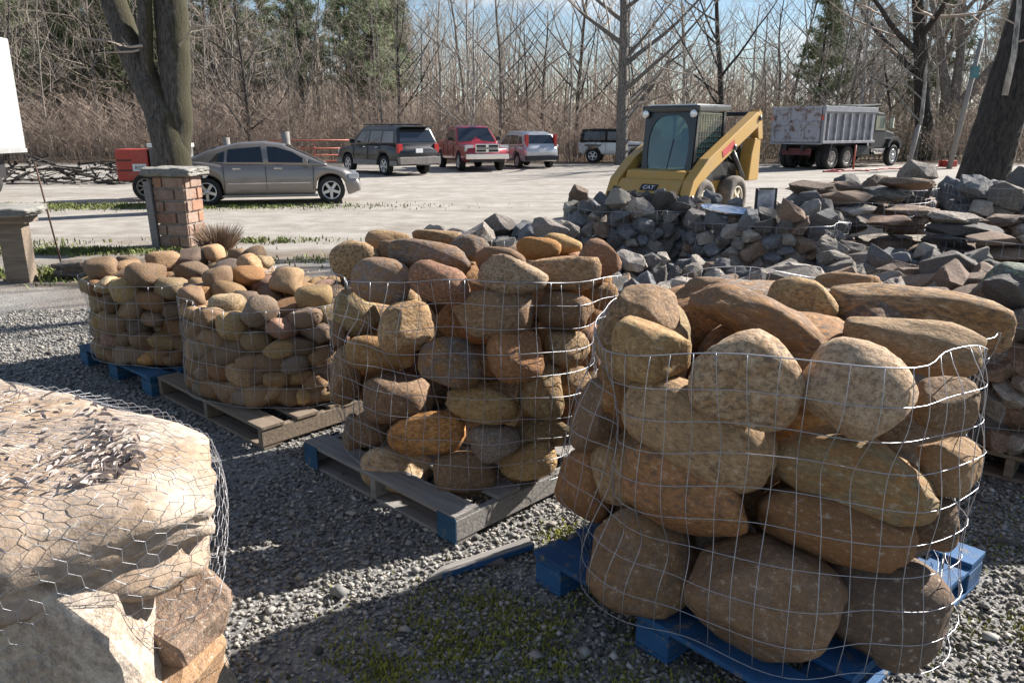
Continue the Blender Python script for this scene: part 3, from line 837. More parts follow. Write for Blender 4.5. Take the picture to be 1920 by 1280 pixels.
# ------------------------------------------------------------------ big slab under chicken wire, left foreground
def slab_mesh(poly, ztop, thick, seed, tilt=(0, 0)):
    n = 120; pts = []
    m = len(poly)
    seglen = [(Vector(poly[(i + 1) % m]) - Vector(poly[i])).length for i in range(m)]
    tot = sum(seglen)
    for k in range(n):
        s = tot * k / n; i = 0
        while s > seglen[i]: s -= seglen[i]; i += 1
        pts.append(Vector(poly[i]).lerp(Vector(poly[(i + 1) % m]), s / seglen[i]))
    for _ in range(2): pts = [(pts[k - 1] + pts[k] * 2 + pts[(k + 1) % n]) / 4 for k in range(n)]
    c = sum(pts, Vector((0, 0))) / n
    rows = [(q, 1.0) for q in np.linspace(.04, .80, 14)] + [(.86, .985), (.92, .955), (.97, .90), (1.0, .82)] + [(1.0 + .012 * math.sin(i * 2.1), .82 - (i + 1) / 11 * .80) for i in range(10)] + [(.9, 0), (.5, 0)]
    vs, fs = [], []
    for q, hgt in rows:
        for k in range(n):
            p = c + (pts[k] - c) * q
            f = noise.noise((p.x * 3 + seed, p.y * 3, hgt * 3)); f2 = noise.noise((p.x * 11 + seed, p.y * 11, hgt * 8))
            edge = 0 if q < .9 else 1
            nrm = (pts[k] - c).normalized()
            strata = .035 * noise.noise((hgt * 9, k * .05, seed)) + .05 * noise.noise((k * .12, hgt * 2.5, seed + 5)) + .03 * abs(noise.noise((k * .3, hgt * 6, seed)))
            p = p + nrm * (edge * (strata + .02 * f2 + .035 * f))
            z = ztop - thick * (1 - hgt) + (.028 * f + .007 * f2 if hgt > .78 else 0) + tilt[0] * (p.x - c.x) + tilt[1] * (p.y - c.y)
            vs.append((p.x, p.y, z))
    for i in range(len(rows) - 1):
        for k in range(n):
            k2 = (k + 1) % n
            fs.append((i*n+k, i*n+k2, (i+1)*n+k2, (i+1)*n+k))
    fs.append(tuple(range(n))); fs.append(tuple((len(rows)-1)*n+k for k in range(n)))
    b = MB(); b.add(vs, fs, True)
    return b.mesh('slab'), pts, c
poly = [(-.80, 1.79), (-.86, 1.98), (-.98, 2.17), (-1.21, 2.34), (-1.5, 2.49), (-1.8, 2.60), (-2.3, 2.62), (-2.6, 2.1), (-2.2, 1.5), (-1.6, 1.40), (-1.16, 1.50), (-.90, 1.64)]
sme, spts, sc = slab_mesh(poly, .90, .27, 3.3, (-.01, .02))
o = obj('slab', sme, M['slab']); o.color = (.40, .345, .30, 1)
tag(o, 'huge flat-topped sandstone slab under chicken wire with dead leaves on it', 'slab')
def big_rock(px_, py_, Y, size, rot, colr, seed, label):
    me = rock_mesh(seed, 16)
    o = obj('rock', me, M['slab']); o.location = at_y(px_, py_, Y); o.scale = size; o.rotation_euler = rot
    o.color = (*colr, 1)
    return tag(o, label, 'rock', 'rocks holding up the wired slab')
big_rock(150, 1200, 1.72, (.30, .26, .30), (.2, .5, .3), (.44, .40, .36), 811, 'pale lichen-covered rock propping the slab, white crusted')
big_rock(285, 1105, 1.98, (.19, .20, .24), (.1, .2, 1.0), (.30, .25, .19), 812, 'lichened brown rock wedged under the slab corner')
big_rock(330, 1200, 1.80, (.13, .15, .17), (.3, .2, .5), (.24, .17, .13), 813, 'dark brown angular rock low under the slab corner')
big_rock(345, 1275, 1.72, (.10, .14, .12), (0, .3, .2), (.40, .25, .14), 814, 'small orange-tan rock at the foot of the wired pile')
big_rock(40, 1130, 1.95, (.32, .3, .3), (.5, .1, .9), (.40, .33, .26), 815, 'broad tan rock deep under the wired slab')
for k, (xx, yy, zz, s3) in enumerate(((-1.75, 2.15, .3, .34), (-1.3, 2.05, .28, .33), (-2.2, 2.2, .3, .36), (-1.05, 1.95, .16, .2), (-1.2, 1.7, .13, .22))):
    o = obj('rock', rock_mesh(830 + k, 16), M['slab']); o.location = (xx, yy, zz); o.scale = (s3, s3 * .9, s3 * .95); o.rotation_euler = (.2 * k, .3, k); o.color = (.33, .27, .2, 1)
    tag(o, 'supporting rock hidden in the middle of the wired pile', 'rock', 'rocks holding up the wired slab')
# chicken wire over the slab and hanging down its sides
def chicken():
    b = MB(); n = len(spts)
    per = 0; cum = [0]
    for k in range(n): per += (spts[(k + 1) % n] - spts[k]).length; cum.append(per)
    def edge_pt(s):
        s %= per
        k = max(0, min(n - 1, int(np.searchsorted(cum, s) - 1)))
        return spts[k].lerp(spts[(k + 1) % n], (s - cum[k]) / max(1e-6, cum[k + 1] - cum[k]))
    def P(s, v):                 # v: 0 at the edge, negative over the top, positive hanging
        e = edge_pt(s); nr = (e - sc).normalized()
        if v < 0:
            dd = (e - sc).length; q = max(.12, 1 + v / dd)
            p = sc + (e - sc) * q
            f = noise.noise((p.x * 3 + 3.3, p.y * 3, 3)); f2 = noise.noise((p.x * 11 + 3.3, p.y * 11, 8))
            z = .90 + .028 * f + .007 * f2 - .01 * (p.x - sc.x) + .02 * (p.y - sc.y) + .009 + .01 * abs(noise.noise((s * 9, v * 9, 1)))
            z -= .05 * max(0, 1 + v / .17) ** 2
            return Vector((p.x, p.y, z))
        out = .045 if v < .27 else .045 - min(.10, (v - .27) * .45)
        out += .022 * noise.noise((s * 5, v * 4, 2))
        p = e + nr * out
        return Vector((p.x, p.y, .875 - v))
    hx = .030
    rows = int((.95 + .85) / (hx * 1.5))
    cols = int(per / (hx * 1.732))
    W = per / cols
    for j in range(rows):
        v0 = -.95 + j * hx * 1.5
        for i in range(cols):
            s0 = (i + .5 * (j % 2)) * W
            jt = lambda a, c_: (a + .006 * noise.noise((a * 31, c_ * 31, 5)), c_ + .006 * noise.noise((a * 31, c_ * 31, 9)))
            top = jt(s0, v0 + hx * .5); l = jt(s0 - W / 2, v0 + hx); r2 = jt(s0 + W / 2, v0 + hx); up = jt(s0, v0 - hx * .5)
            if v0 < -.1 and noise.noise((s0 * 2, v0 * 2, 0)) < -.45: continue
            for (a, c_) in ((up, top), (top, l), (top, r2)):
                b.tube([P(*a), P(*c_)], .0009, 3, False)
    return tag(b.build('chicken_wire', M['wire'], recalc=False), 'hexagonal chicken wire netting draped over the big slab pile', 'wire netting')
chicken()
def leaves():
    r = random.Random(5); b = MB()
    def top_z(x, y):
        f = noise.noise((x * 3 + 3.3, y * 3, 3)); f2 = noise.noise((x * 11 + 3.3, y * 11, 8))
        return .90 + .028 * f + .007 * f2 - .01 * (x - sc.x) + .02 * (y - sc.y)
    for k in range(430):
        if k < 300:
            p = at_z(r.gauss(265, 55), r.gauss(872, 38), .9)
        else:
            p = at_z(r.uniform(0, 340), r.uniform(715, 930), .9)
        x, y = p.x, p.y
        v2 = Vector((x, y)) - sc; an = math.atan2(v2.y, v2.x)
        ed = min(spts, key=lambda e: abs((math.atan2(e.y - sc.y, e.x - sc.x) - an + math.pi) % (2 * math.pi) - math.pi))
        if v2.length > .80 * (ed - sc).length: continue
        z = top_z(x, y) + .004 + r.uniform(0, .02)
        L, w = r.uniform(.012, .034), r.uniform(.002, .007); cu = r.uniform(.002, .012)
        m = Euler((r.gauss(0, .35), r.gauss(0, .35), r.uniform(0, 6.28))).to_matrix()
        vs = [Vector((-L, 0, 0)), Vector((-L*.3, -w, cu)), Vector((-L*.3, w, cu)), Vector((L*.4, -w*.8, cu)), Vector((L*.4, w*.8, cu)), Vector((L, 0, -cu*.5)), Vector((0, 0, 0))]
        b.add([m @ q + Vector((x, y, z)) for q in vs], [(0, 1, 6), (0, 6, 2), (1, 3, 6), (6, 4, 2), (3, 5, 6), (5, 4, 6)])
    M['deadleaf'] = simple('dead_leaves', (0.42, 0.36, 0.33), .9, 0, .6, 40)
    tag(b.build('leaf_litter', M['deadleaf'], recalc=False), 'curled dead leaves scattered on top of the wired slab', 'dead leaves', kind='stuff')
leaves()

# ------------------------------------------------------------------ bits lying on the gravel
b = MB(); a0, a1 = at_z(797, 1084, .02), at_z(995, 1020, .02)
dv = (a1 - a0); ang = math.atan2(dv.y, dv.x)
b.add([(-.0, -.012, 0), (.1, -.028, 0), (dv.length, -.03, 0), (dv.length, .03, 0), (.08, .02, 0), (-.0, -.012, .012), (.1, -.028, .026), (dv.length, -.03, .028), (dv.length, .03, .028), (.08, .02, .026)],
      [(4,3,2,1,0), (5,6,7,8,9), (0,1,6,5), (1,2,7,6), (2,3,8,7), (3,4,9,8), (4,0,5,9)])
o = b.build('broken_board', M['woodgrey'], bevel=.002); o.location = (a0.x, a0.y, .012); o.rotation_euler = (0, 0, ang)
tag(o, 'splintered grey board with blue paint lying on the gravel', 'board')
e = MB(); e.box((dv.length * .55, -.033, .014), (dv.length * .85, .004, .022)); e.build('painted_edge', M['blue'], o)
for k, (px_, py_, s3, lab_) in enumerate(((930, 1058, .05, 'flat dark stone chip beside the splintered board'), (890, 1190, .03, 'grey stone chip in the moss before the blue pallet'), (1885, 1020, .04, 'pale stone chip beside the blue pallet corner'), (405, 900, .06, 'flat dark chip in the shade by the wired slab'))):
    o = obj('stone_chip', rock_mesh(870 + k, 12), M['rock']); p = at_z(px_, py_, 0)
    o.location = (p.x, p.y, s3 * .3); o.scale = (s3, s3 * .7, s3 * .35); o.rotation_euler = (0, 0, k); o.color = (.2, .2, .21, 1)
    tag(o, lab_, 'stone')

# ------------------------------------------------------------------ stone pillar with cap, post, table
M['mortar'] = simple('mortar', (.36, .34, .31), .95, 0, .25, 12, .5)
M['pinkstone'] = stone_mat('pillar_stone', (.30, .16, .10), (.22, .17, .14), 7, .6, .1)
M['concrete'] = simple('rough_concrete', (.26, .25, .225), .95, 0, .4, 10, .8)
pl = empty('stone_pillar', (-5.14, 11.95, 0), R(-6)); pl.scale = (.74, .74, 1.0); tag(pl, 'square pillar of pinkish stone blocks with a thick rough cap', 'pillar')
MB().box((0, 0, .53), (.60, .60, 1.06)).build('mortar_core', M['mortar'], pl)
for side in range(4):
    m = Matrix.Rotation(side * math.pi / 2, 4, 'Z')
    for cidx in range(6):
        z = .09 + cidx * .178
        sp_ = ((-.335, .10), (.105, .335)) if cidx % 2 == 0 else ((-.335, -.14), (-.135, .335))
        for (a, c_) in sp_:
            w = c_ - a - .028
            o = obj('block', bevel_box((round(w, 2), .09, .152), .014), None, pl)
            if not o.data.materials: o.data.materials.append(M['pinkstone'])
            o.matrix_local = m @ Matrix.Translation(((a + c_) / 2, -.305 + rnd.uniform(-.012, .012), z))
            cc = rnd.choice(((.33, .245, .21), (.31, .235, .20), (.36, .20, .14), (.29, .22, .19)))
            o.color = (*cc, 1)
cp = slab_mesh([(-.50, -.46), (.50, -.44), (.52, .44), (-.47, .47)], .065, .13, 8.1)[0]
o = obj('cap', cp, M['concrete'], pl, (0, 0, 1.135))
po = MB().box((0, 0, .5), (.10, .12, 1.0)).build('wooden_post', M['woodgrey'], bevel=.008); po.location = (-5.46, 11.72, 0); po.rotation_euler = (0, R(-1.5), R(5))
tag(po, 'weathered grey square post standing against the stone pillar', 'post')
tb = empty('stone_table', (-5.85, 9.0, 0), R(8)); tag(tb, 'stone table of a rough slab on one square column', 'table')
obj('table_top', slab_mesh([(-.9, -.36), (.28, -.34), (.34, .02), (.22, .36), (-.9, .4)], .05, .10, 2.2)[0], M['concrete'], tb, (0, 0, .84))
b = MB(); b.box((0, 0, .38), (.26, .22, .76)); o = b.build('column', M['wood'], tb, bevel=.012)
MB().box((0, 0, .745), (.42, .36, .085)).build('neck_block', M['wood'], tb, bevel=.01)
o = obj('kerb_block', slab_mesh([(-.24, -.12), (.24, -.12), (.25, .12), (-.24, .13)], .2, .2, 5.5)[0], M['rock'], None, (-5.3, 9.25, 0.0)); o.color = (.10, .10, .105, 1)
tag(o, 'dark low stone block on the ground beside the table', 'stone block')
p = at_y(72, 388, 9.6); st = MB().tube([(p.x, 9.9, 0), (p.x - .14, 9.9, 1.35)], .011, 6).build('steel_stake', simple('rusty_steel', (.10, .06, .045), .8, .4)); tag(st, 'thin rusty steel stake behind the stone table', 'stake')
# dry weed clump beside the pillar
def clump(x, y, n, hh, rad_, mat, seed):
    r = random.Random(seed); b = MB()
    for _ in range(n):
        a = r.uniform(0, 6.28); q = rad_ * r.random() ** .6; l = hh * r.uniform(.4, 1)
        p0 = Vector((x + .4 * q * math.cos(a), y + .4 * q * math.sin(a), 0)); p2 = Vector((x + q * math.cos(a), y + q * math.sin(a), l))
        b.tube([p0, p0.lerp(p2, .55) + Vector((0, 0, l * .12)), p2], [.003, .0025, .001], 3, False)
    return b.build('dry_weed', mat, recalc=False)
M['straw'] = simple('dry_stalks', (.22, .145, .095), .9, 0, .4, 8)
tag(clump(-4.35, 11.3, 900, .42, .42, M['straw'], 2), 'dry brown weed clump growing beside the stone pillar', 'weed')

# ------------------------------------------------------------------ vehicles
def wheel(parent, x, y, r, w, rim_mat, side, spokes=5, tyre=None, rimr=.66, hub=None):
    b = MB(); s = 1 if side > 0 else -1
    b.lathe([(rimr*r, -w*.42), (.80*r, -w*.5), (.95*r, -w*.46), (r, -w*.30), (r, w*.30), (.95*r, w*.46), (.80*r, w*.5), (rimr*r, w*.42)], axis='Y', n=32, closed=True)
    o = b.build('wheel', tyre or M['tyre'], parent); o.location = (x, y, r)
    m = MB(); yo = s * w * .36
    m.lathe([(rimr*r*1.01, yo - s*.08), (rimr*r*1.01, yo + s*.02), (rimr*r*.90, yo + s*.02), (rimr*r*.86, yo - s*.06)], axis='Y', n=28, closed=True)
    for k in range(spokes):
        a = 2 * math.pi * k / spokes + .3
        mt = Matrix.Rotation(a, 3, 'Y')
        m.box(mt @ Vector((rimr*r*.48, yo - s*.005, 0)), (rimr*r*.9, .03, rimr*r*(.30 if spokes < 8 else .16)), mt)
    m.lathe([(rimr*r*.24, yo - s*.04), (rimr*r*.2, yo + s*.025), (.001, yo + s*.03)], axis='Y', n=14)
    m.build('rim', rim_mat, o)
    k = MB(); k.lathe([(rimr*r*.93, -.012), (rimr*r*.93, .012)], c=(0, yo - s*.065, 0), axis='Y', n=20); k.build('brake_disc', M['blackplastic'], o)
    return o

def vehicle(name, label, cat, loc, heading, S, mats, group='vehicles parked around the gravel lot'):
    """S: L,W, base, profile [(x,z) of body top], belt, roof [(x,z)], wroof, wheels, arch, windows..."""
    root = empty(name, (loc[0], loc[1], 0), heading); tag(root, label, cat, group)
    L, W = S['L'], S['W'] / 2
    x0, x1 = -L / 2, L / 2
    top = S['top']
    def interp(tab, x):
        for (a, za), (b_, zb) in zip(tab, tab[1:]):
            if a <= x <= b_: return za + (zb - za) * (x - a) / max(1e-6, b_ - a)
        return tab[0][1] if x < tab[0][0] else tab[-1][1]
    xs = sorted(set([round(x0 + L * i / 70, 4) for i in range(71)]))
    rows = (0, .10, .28, .5, .72, .9, 1.0); yf = (.93, .975, .995, 1.0, .985, .955, .90)
    ev = S.get('end', .16)
    def halfw(x):
        e = max(0, (abs(x) - (L / 2 - .75)) / .75)
        return W * (1 - ev * e ** 2.4)
    vs, fs = [], []
    nr = len(rows); ring = 2 * nr + 3
    for x in xs:
        zb = S['base']
        ends = min(x - x0, x1 - x)
        if ends < .25: zb += (.25 - ends) * .35
        for wx in S['wheels']:
            q = S['arch'] ** 2 - (x - wx) ** 2
            if q > 0: zb = max(zb, S['wr'] + math.sqrt(q))
        zt = max(interp(top, x), zb + .03); hw = halfw(x)
        sec = [(hw * f, zb + (zt - zb) * t) for f, t in zip(yf, rows)]
        full = [(x, y, z) for y, z in sec] + [(x, hw * .62, zt + .022), (x, 0, zt + .032), (x, -hw * .62, zt + .022)] + [(x, -y, z) for y, z in reversed(sec)]
        vs += full
    for i in range(len(xs) - 1):
        for k in range(ring):
            k2 = (k + 1) % ring
            fs.append((i*ring+k, i*ring+k2, (i+1)*ring+k2, (i+1)*ring+k))
    fs.append(tuple(range(ring))); fs.append(tuple((len(xs)-1)*ring+k for k in range(ring)))
    b = MB(); b.add(vs, fs, True)
    body = b.build('body', mats['paint'], root)
    if 'lower' in mats:
        lo = MB()
        for s in (-1, 1):
            for (xa, xb) in S['lowers']: MB().box(((xa + xb) / 2, s * (W - .008), S['base'] + .10), (xb - xa, .05, .20)).build('lower_cladding', mats['lower'], root, bevel=.01)
    # cabin
    rf = S['roof']; belt = S['belt']; wb, wt = W * .93, S['wroof'] / 2; zr = max(z for _, z in rf)
    def cab_y(z): return wb + (wt - wb) * max(0, min(1, (z - belt) / (zr - belt)))
    cx = sorted(set([p[0] for p in rf] + [round(rf[0][0] + (rf[-1][0] - rf[0][0]) * i / 36, 4) for i in range(37)]))
    vs, fs = [], []; cr_ = (0, .35, .7, .93, 1.0); ring = 2 * len(cr_) + 3
    for x in cx:
        zt = max(interp(rf, x), belt - .02); zb = belt - .06
        sec = []
        for t in cr_:
            z = zb + (zt - zb) * t; y = cab_y(z) - (.035 if t == 1.0 else 0)
            sec.append((y, z))
        vs += [(x, y, z) for y, z in sec] + [(x, sec[-1][0] * .6, zt + .018), (x, 0, zt + .025), (x, -sec[-1][0] * .6, zt + .018)] + [(x, -y, z) for y, z in reversed(sec)]
    for i in range(len(cx) - 1):
        for k in range(ring):
            k2 = (k + 1) % ring
            fs.append((i*ring+k, i*ring+k2, (i+1)*ring+k2, (i+1)*ring+k))
    fs.append(tuple(range(ring))); fs.append(tuple((len(cx)-1)*ring+k for k in range(ring)))
    b = MB(); b.add(vs, fs, True); cab = b.build('roof', mats.get('roof', mats['paint']), root)
    for s in (-1, 1):
        for poly_ in S['win']:
            g_ = MB(); n = len(poly_)
            o_ = [(x, s * (cab_y(z) + .008), z) for x, z in poly_]; i_ = [(x, s * (cab_y(z) - .01), z) for x, z in poly_]
            g_.add(o_ + i_, [tuple(range(n)), tuple(range(2*n-1, n-1, -1))] + [(i, (i+1) % n, n+(i+1) % n, n+i) for i in range(n)])
            g_.build('side_window', mats.get('glass', M['glass']), root)
    for nm, (xa, za, xb, zb) in S['screens'].items():
        g_ = MB(); nrm = Vector((zb - za, 0, -(xb - xa))).normalized()
        if (nrm.x > 0) != (xa > 0 if nm == 'windscreen' else False): nrm = -nrm
        if nm == 'windscreen' and nrm.x < 0: nrm = -nrm
        if nm != 'windscreen' and nrm.x > 0: nrm = -nrm
        q = nrm * .012
        ya, yb = cab_y(za) - .09, cab_y(zb) - .09
        f_ = [Vector((xa, ya, za)) + q, Vector((xa, -ya, za)) + q, Vector((xb, -yb, zb + .02)) + q, Vector((xb, yb, zb + .02)) + q]
        k_ = [v - q * 2 for v in f_]
        g_.add(f_ + k_, [(0, 1, 2, 3), (7, 6, 5, 4), (0, 4, 5, 1), (1, 5, 6, 2), (2, 6, 7, 3), (3, 7, 4, 0)])
        g_.build(nm, mats.get('glass', M['glass']), root)
    for wx in S['wheels']:
        for s in (-1, 1): wheel(root, wx, s * (W - .125), S['wr'], S.get('ww', .22), mats.get('rim', M['alloy']), s, S.get('spokes', 5))
    # seams, handles, mirrors, lamps, bumpers
    for s in (-1, 1):
        for x in S['doors']:
            MB().box((x, s * (W - .001), (S['base'] + belt) / 2 + .06), (.012, .02, belt - S['base'] - .18)).build('door_seam', M['blackplastic'], root)
        for x in S['handles']:
            MB().box((x, s * (W * .985 + .012), belt - .10), (.19, .035, .035)).build('door_handle', mats.get('trim', M['chrome']), root, bevel=.006)
        mx_, mz_ = S['mirror']
        mr = MB(); mr.box((mx_, s * (W + .09), mz_), (.11, .2, .15)); mr.build('mirror', mats.get('mirror', M['blackplastic']), root, bevel=.03)
    for (nm, x, y, z, d, mt) in S['bits']:
        for s in ((-1, 1) if y else (1,)):
            MB().box((x, s * y, z), d).build(nm, M[mt] if isinstance(mt, str) else mt, root, bevel=min(.02, min(d) * .3))
    return root
silver_taupe = paint('taupe_silver_paint', (.23, .21, .195), .55, .34)
def squeeze(tab): return [(math.copysign(1.42 + (abs(x) - 1.42) * .70, x) if abs(x) > 1.42 else x, z) for x, z in tab]
vehicle('parked_car', 'taupe-silver four-door sedan parked side-on behind the mossy tree', 'car', (-5.98, 19.42), R(13.5), dict(
    L=4.26, W=1.80, base=.22, belt=.96, wroof=1.20, wr=.33, arch=.385, wheels=(-1.43, 1.42), spokes=5, ww=.22,
    top=squeeze([(-2.43, .70), (-2.38, .98), (-1.9, 1.04), (-1.0, .98), (.9, .95), (1.25, .92), (1.9, .82), (2.25, .68), (2.43, .50)]),
    roof=[(-1.95, 1.00), (-1.35, 1.28), (-.65, 1.44), (-.1, 1.46), (.35, 1.40), (1.35, .93)],
    win=[[(-1.32, 1.02), (-1.00, 1.01), (-.98, 1.26), (-1.15, 1.20)], [(-.94, 1.01), (-.12, 1.0), (-.16, 1.36), (-.90, 1.30)], [(.0, 1.0), (.98, .98), (.55, 1.24), (.18, 1.35), (-.02, 1.36)]],
    screens={'windscreen': (1.30, .96, .42, 1.37), 'rear_window': (-1.85, 1.05, -1.2, 1.33)}, doors=(-1.02, -.07, 1.02), handles=(-.72, .22), mirror=(.85, 1.02),
    bits=[('headlamp', 1.97, .68, .66, (.24, .30, .13), 'clearlens'), ('tail_lamp', -2.06, .68, .82, (.12, .36, .18), 'redlens'), ('side_strip', .0, .905, .52, (1.9, .02, .025), 'chrome'), ('grille', 2.10, 0, .50, (.06, .9, .18), 'blackplastic'), ('sill', 0, .86, .22, (2.2, .06, .06), silver_taupe)]),
    dict(paint=silver_taupe, mirror=silver_taupe))
suvp = paint('black_paint', (.010, .010, .014), 0, .35, .02, .3)
vehicle('parked_suv', 'black large SUV with grey-brown lower cladding parked by the red gate', 'suv', (-5.25, 32.7), R(129), dict(
    L=5.18, W=1.98, base=.38, belt=1.18, wroof=1.46, wr=.38, arch=.45, wheels=(-1.50, 1.50), ww=.27, end=.10,
    top=[(-2.59, .95), (-2.55, 1.16), (-.5, 1.16), (1.0, 1.14), (1.35, 1.10), (2.3, 1.02), (2.55, .75)],
    roof=[(-2.52, 1.18), (-2.25, 1.82), (-1.6, 1.89), (.2, 1.88), (.55, 1.80), (1.3, 1.16)],
    win=[[(-2.18, 1.26), (-1.30, 1.25), (-1.30, 1.68), (-2.05, 1.68)], [(-1.2, 1.25), (-.3, 1.25), (-.3, 1.70), (-1.2, 1.69)], [(-.2, 1.25), (.85, 1.23), (.45, 1.68), (-.2, 1.70)]],
    screens={'windscreen': (1.25, 1.2, .6, 1.77), 'rear_window': (-2.49, 1.28, -2.29, 1.72)}, doors=(-1.25, -.25, .95), handles=(-1.0, 0.0), mirror=(.85, 1.30),
    lowers=((-.98, .98), (-2.5, -2.0), (2.0, 2.45)),
    bits=[('rear_bumper', -2.58, 0, .58, (.22, 1.85, .28), simple('taupe_plastic', (.21, .19, .175), .6)), ('tail_lamp', -2.50, .83, 1.04, (.16, .20, .34), 'redlens'), ('number_plate', -2.60, 0, .95, (.03, .32, .16), 'plate'), ('headlamp', 2.45, .72, .85, (.2, .35, .2), 'clearlens'),
          ('roof_rail', -.6, .62, 1.94, (2.4, .05, .05), 'blackplastic'), ('roof_bar', -1.0, 0, 1.955, (.06, 1.2, .035), 'blackplastic'), ('spoiler', -2.38, 0, 1.86, (.3, 1.3, .04), suvp)]),
    dict(paint=suvp, lower=simple('suv_cladding', (.21, .19, .175), .55)))
redp = paint('red_paint', (.30, .012, .022), .1, .28)
vehicle('pickup_truck', 'dark red four-door pickup truck with chrome grille facing the lot', 'pickup truck', (-1.95, 36.3), R(-72), dict(
    L=5.80, W=2.02, base=.42, belt=1.22, wroof=1.50, wr=.40, arch=.47, wheels=(-1.80, 1.78), ww=.28, end=.10,
    top=[(-2.88, 1.26), (-1.0, 1.26), (-.9, 1.2), (.9, 1.2), (1.25, 1.18), (2.55, 1.10), (2.82, .98)],
    roof=[(-1.0, 1.22), (-.85, 1.86), (-.4, 1.92), (.3, 1.90), (.55, 1.83), (1.3, 1.18)],
    win=[[(-.85, 1.30), (-.15, 1.29), (-.15, 1.74), (-.78, 1.74)], [(-.05, 1.29), (.9, 1.27), (.45, 1.72), (-.05, 1.75)]],
    screens={'windscreen': (1.26, 1.22, .58, 1.80), 'rear_window': (-.99, 1.3, -.88, 1.76)}, doors=(-.95, -.1, .95), handles=(-.7, .15), mirror=(.85, 1.36),
    bits=[('grille', 2.86, 0, .98, (.10, 1.05, .36), 'chrome'), ('headlamp', 2.76, .77, .98, (.2, .38, .26), 'clearlens'), ('bumper', 2.88, 0, .64, (.20, 1.9, .22), 'chrome'), ('grille_bar', 2.925, 0, .98, (.03, .9, .05), 'blackplastic'), ('grille_slot', 2.918, .27, 1.07, (.03, .42, .10), 'blackplastic'),
          ('grille_slot', 2.918, .27, .88, (.03, .42, .10), 'blackplastic'), ('bumper_valance', 2.82, 0, .48, (.16, 1.6, .14), 'blackplastic'), ('tail_lamp', -2.86, .88, 1.0, (.08, .16, .4), 'redlens')]),
    dict(paint=redp, mirror=M['blackplastic']))
silp = paint('silver_paint', (.50, .51, .53), .5, .3)
vehicle('parked_crossover', 'silver crossover with tall red tail lamps parked beside the red pickup', 'suv', (.52, 38.3), R(113), dict(
    L=4.52, W=1.82, base=.32, belt=1.02, wroof=1.30, wr=.34, arch=.40, wheels=(-1.31, 1.31), ww=.23, end=.14,
    top=[(-2.26, .85), (-2.2, 1.0), (.8, 1.0), (1.1, .97), (1.95, .88), (2.22, .62)],
    roof=[(-2.15, 1.02), (-1.85, 1.55), (-1.2, 1.66), (.1, 1.66), (.4, 1.58), (1.25, 1.0)],
    win=[[(-1.75, 1.12), (-1.25, 1.09), (-1.25, 1.45), (-1.5, 1.43)], [(-1.15, 1.09), (-.25, 1.08), (-.25, 1.50), (-1.15, 1.47)], [(-.15, 1.08), (.85, 1.05), (.4, 1.46), (-.15, 1.50)]],
    screens={'windscreen': (1.2, 1.03, .45, 1.55), 'rear_window': (-2.11, 1.12, -1.9, 1.48)}, doors=(-1.2, -.2, .9), handles=(-.9, .05), mirror=(.8, 1.12),
    bits=[('tail_lamp', -2.06, .72, 1.22, (.20, .13, .62), 'redlens'), ('rear_bumper', -2.24, 0, .48, (.16, 1.66, .20), 'blackplastic'), ('number_plate', -2.24, 0, .82, (.05, .32, .16), 'plate'), ('headlamp', 2.1, .62, .75, (.22, .3, .18), 'clearlens')]),
    dict(paint=silp, mirror=silp))
whp = paint('white_paint', (.72, .72, .70), 0, .35)
vehicle('jeep', 'white open off-roader with black soft top parked behind the tall tree', 'off-roader', (5.75, 43.3), R(-16), dict(
    L=3.95, W=1.66, base=.45, belt=1.12, wroof=1.36, wr=.37, arch=.46, wheels=(-1.18, 1.19), ww=.26, end=.05,
    top=[(-1.95, 1.10), (.5, 1.10), (.62, 1.12), (1.85, 1.05), (1.95, .95)],
    roof=[(-1.9, 1.12), (-1.82, 1.74), (-1.2, 1.79), (.3, 1.77), (.42, 1.72), (.62, 1.12)],
    win=[[(-1.7, 1.2), (-.55, 1.2), (-.55, 1.64), (-1.65, 1.64)], [(-.4, 1.2), (.42, 1.2), (.3, 1.62), (-.4, 1.64)]],
    screens={'windscreen': (.64, 1.16, .45, 1.68), 'rear_window': (-1.9, 1.2, -1.83, 1.64)}, doors=(-.48, .5), handles=(-.3,), mirror=(.5, 1.25),
    bits=[('bumper', 1.98, 0, .58, (.16, 1.5, .16), 'blackplastic'), ('fender', 1.19, .80, .93, (1.0, .20, .06), 'blackplastic'), ('fender', -1.18, .80, .93, (.9, .16, .06), 'blackplastic'), ('headlamp', 1.95, .5, .88, (.06, .2, .2), 'clearlens')]),
    dict(paint=whp, roof=simple('black_canvas', (.016, .016, .018), .9)))

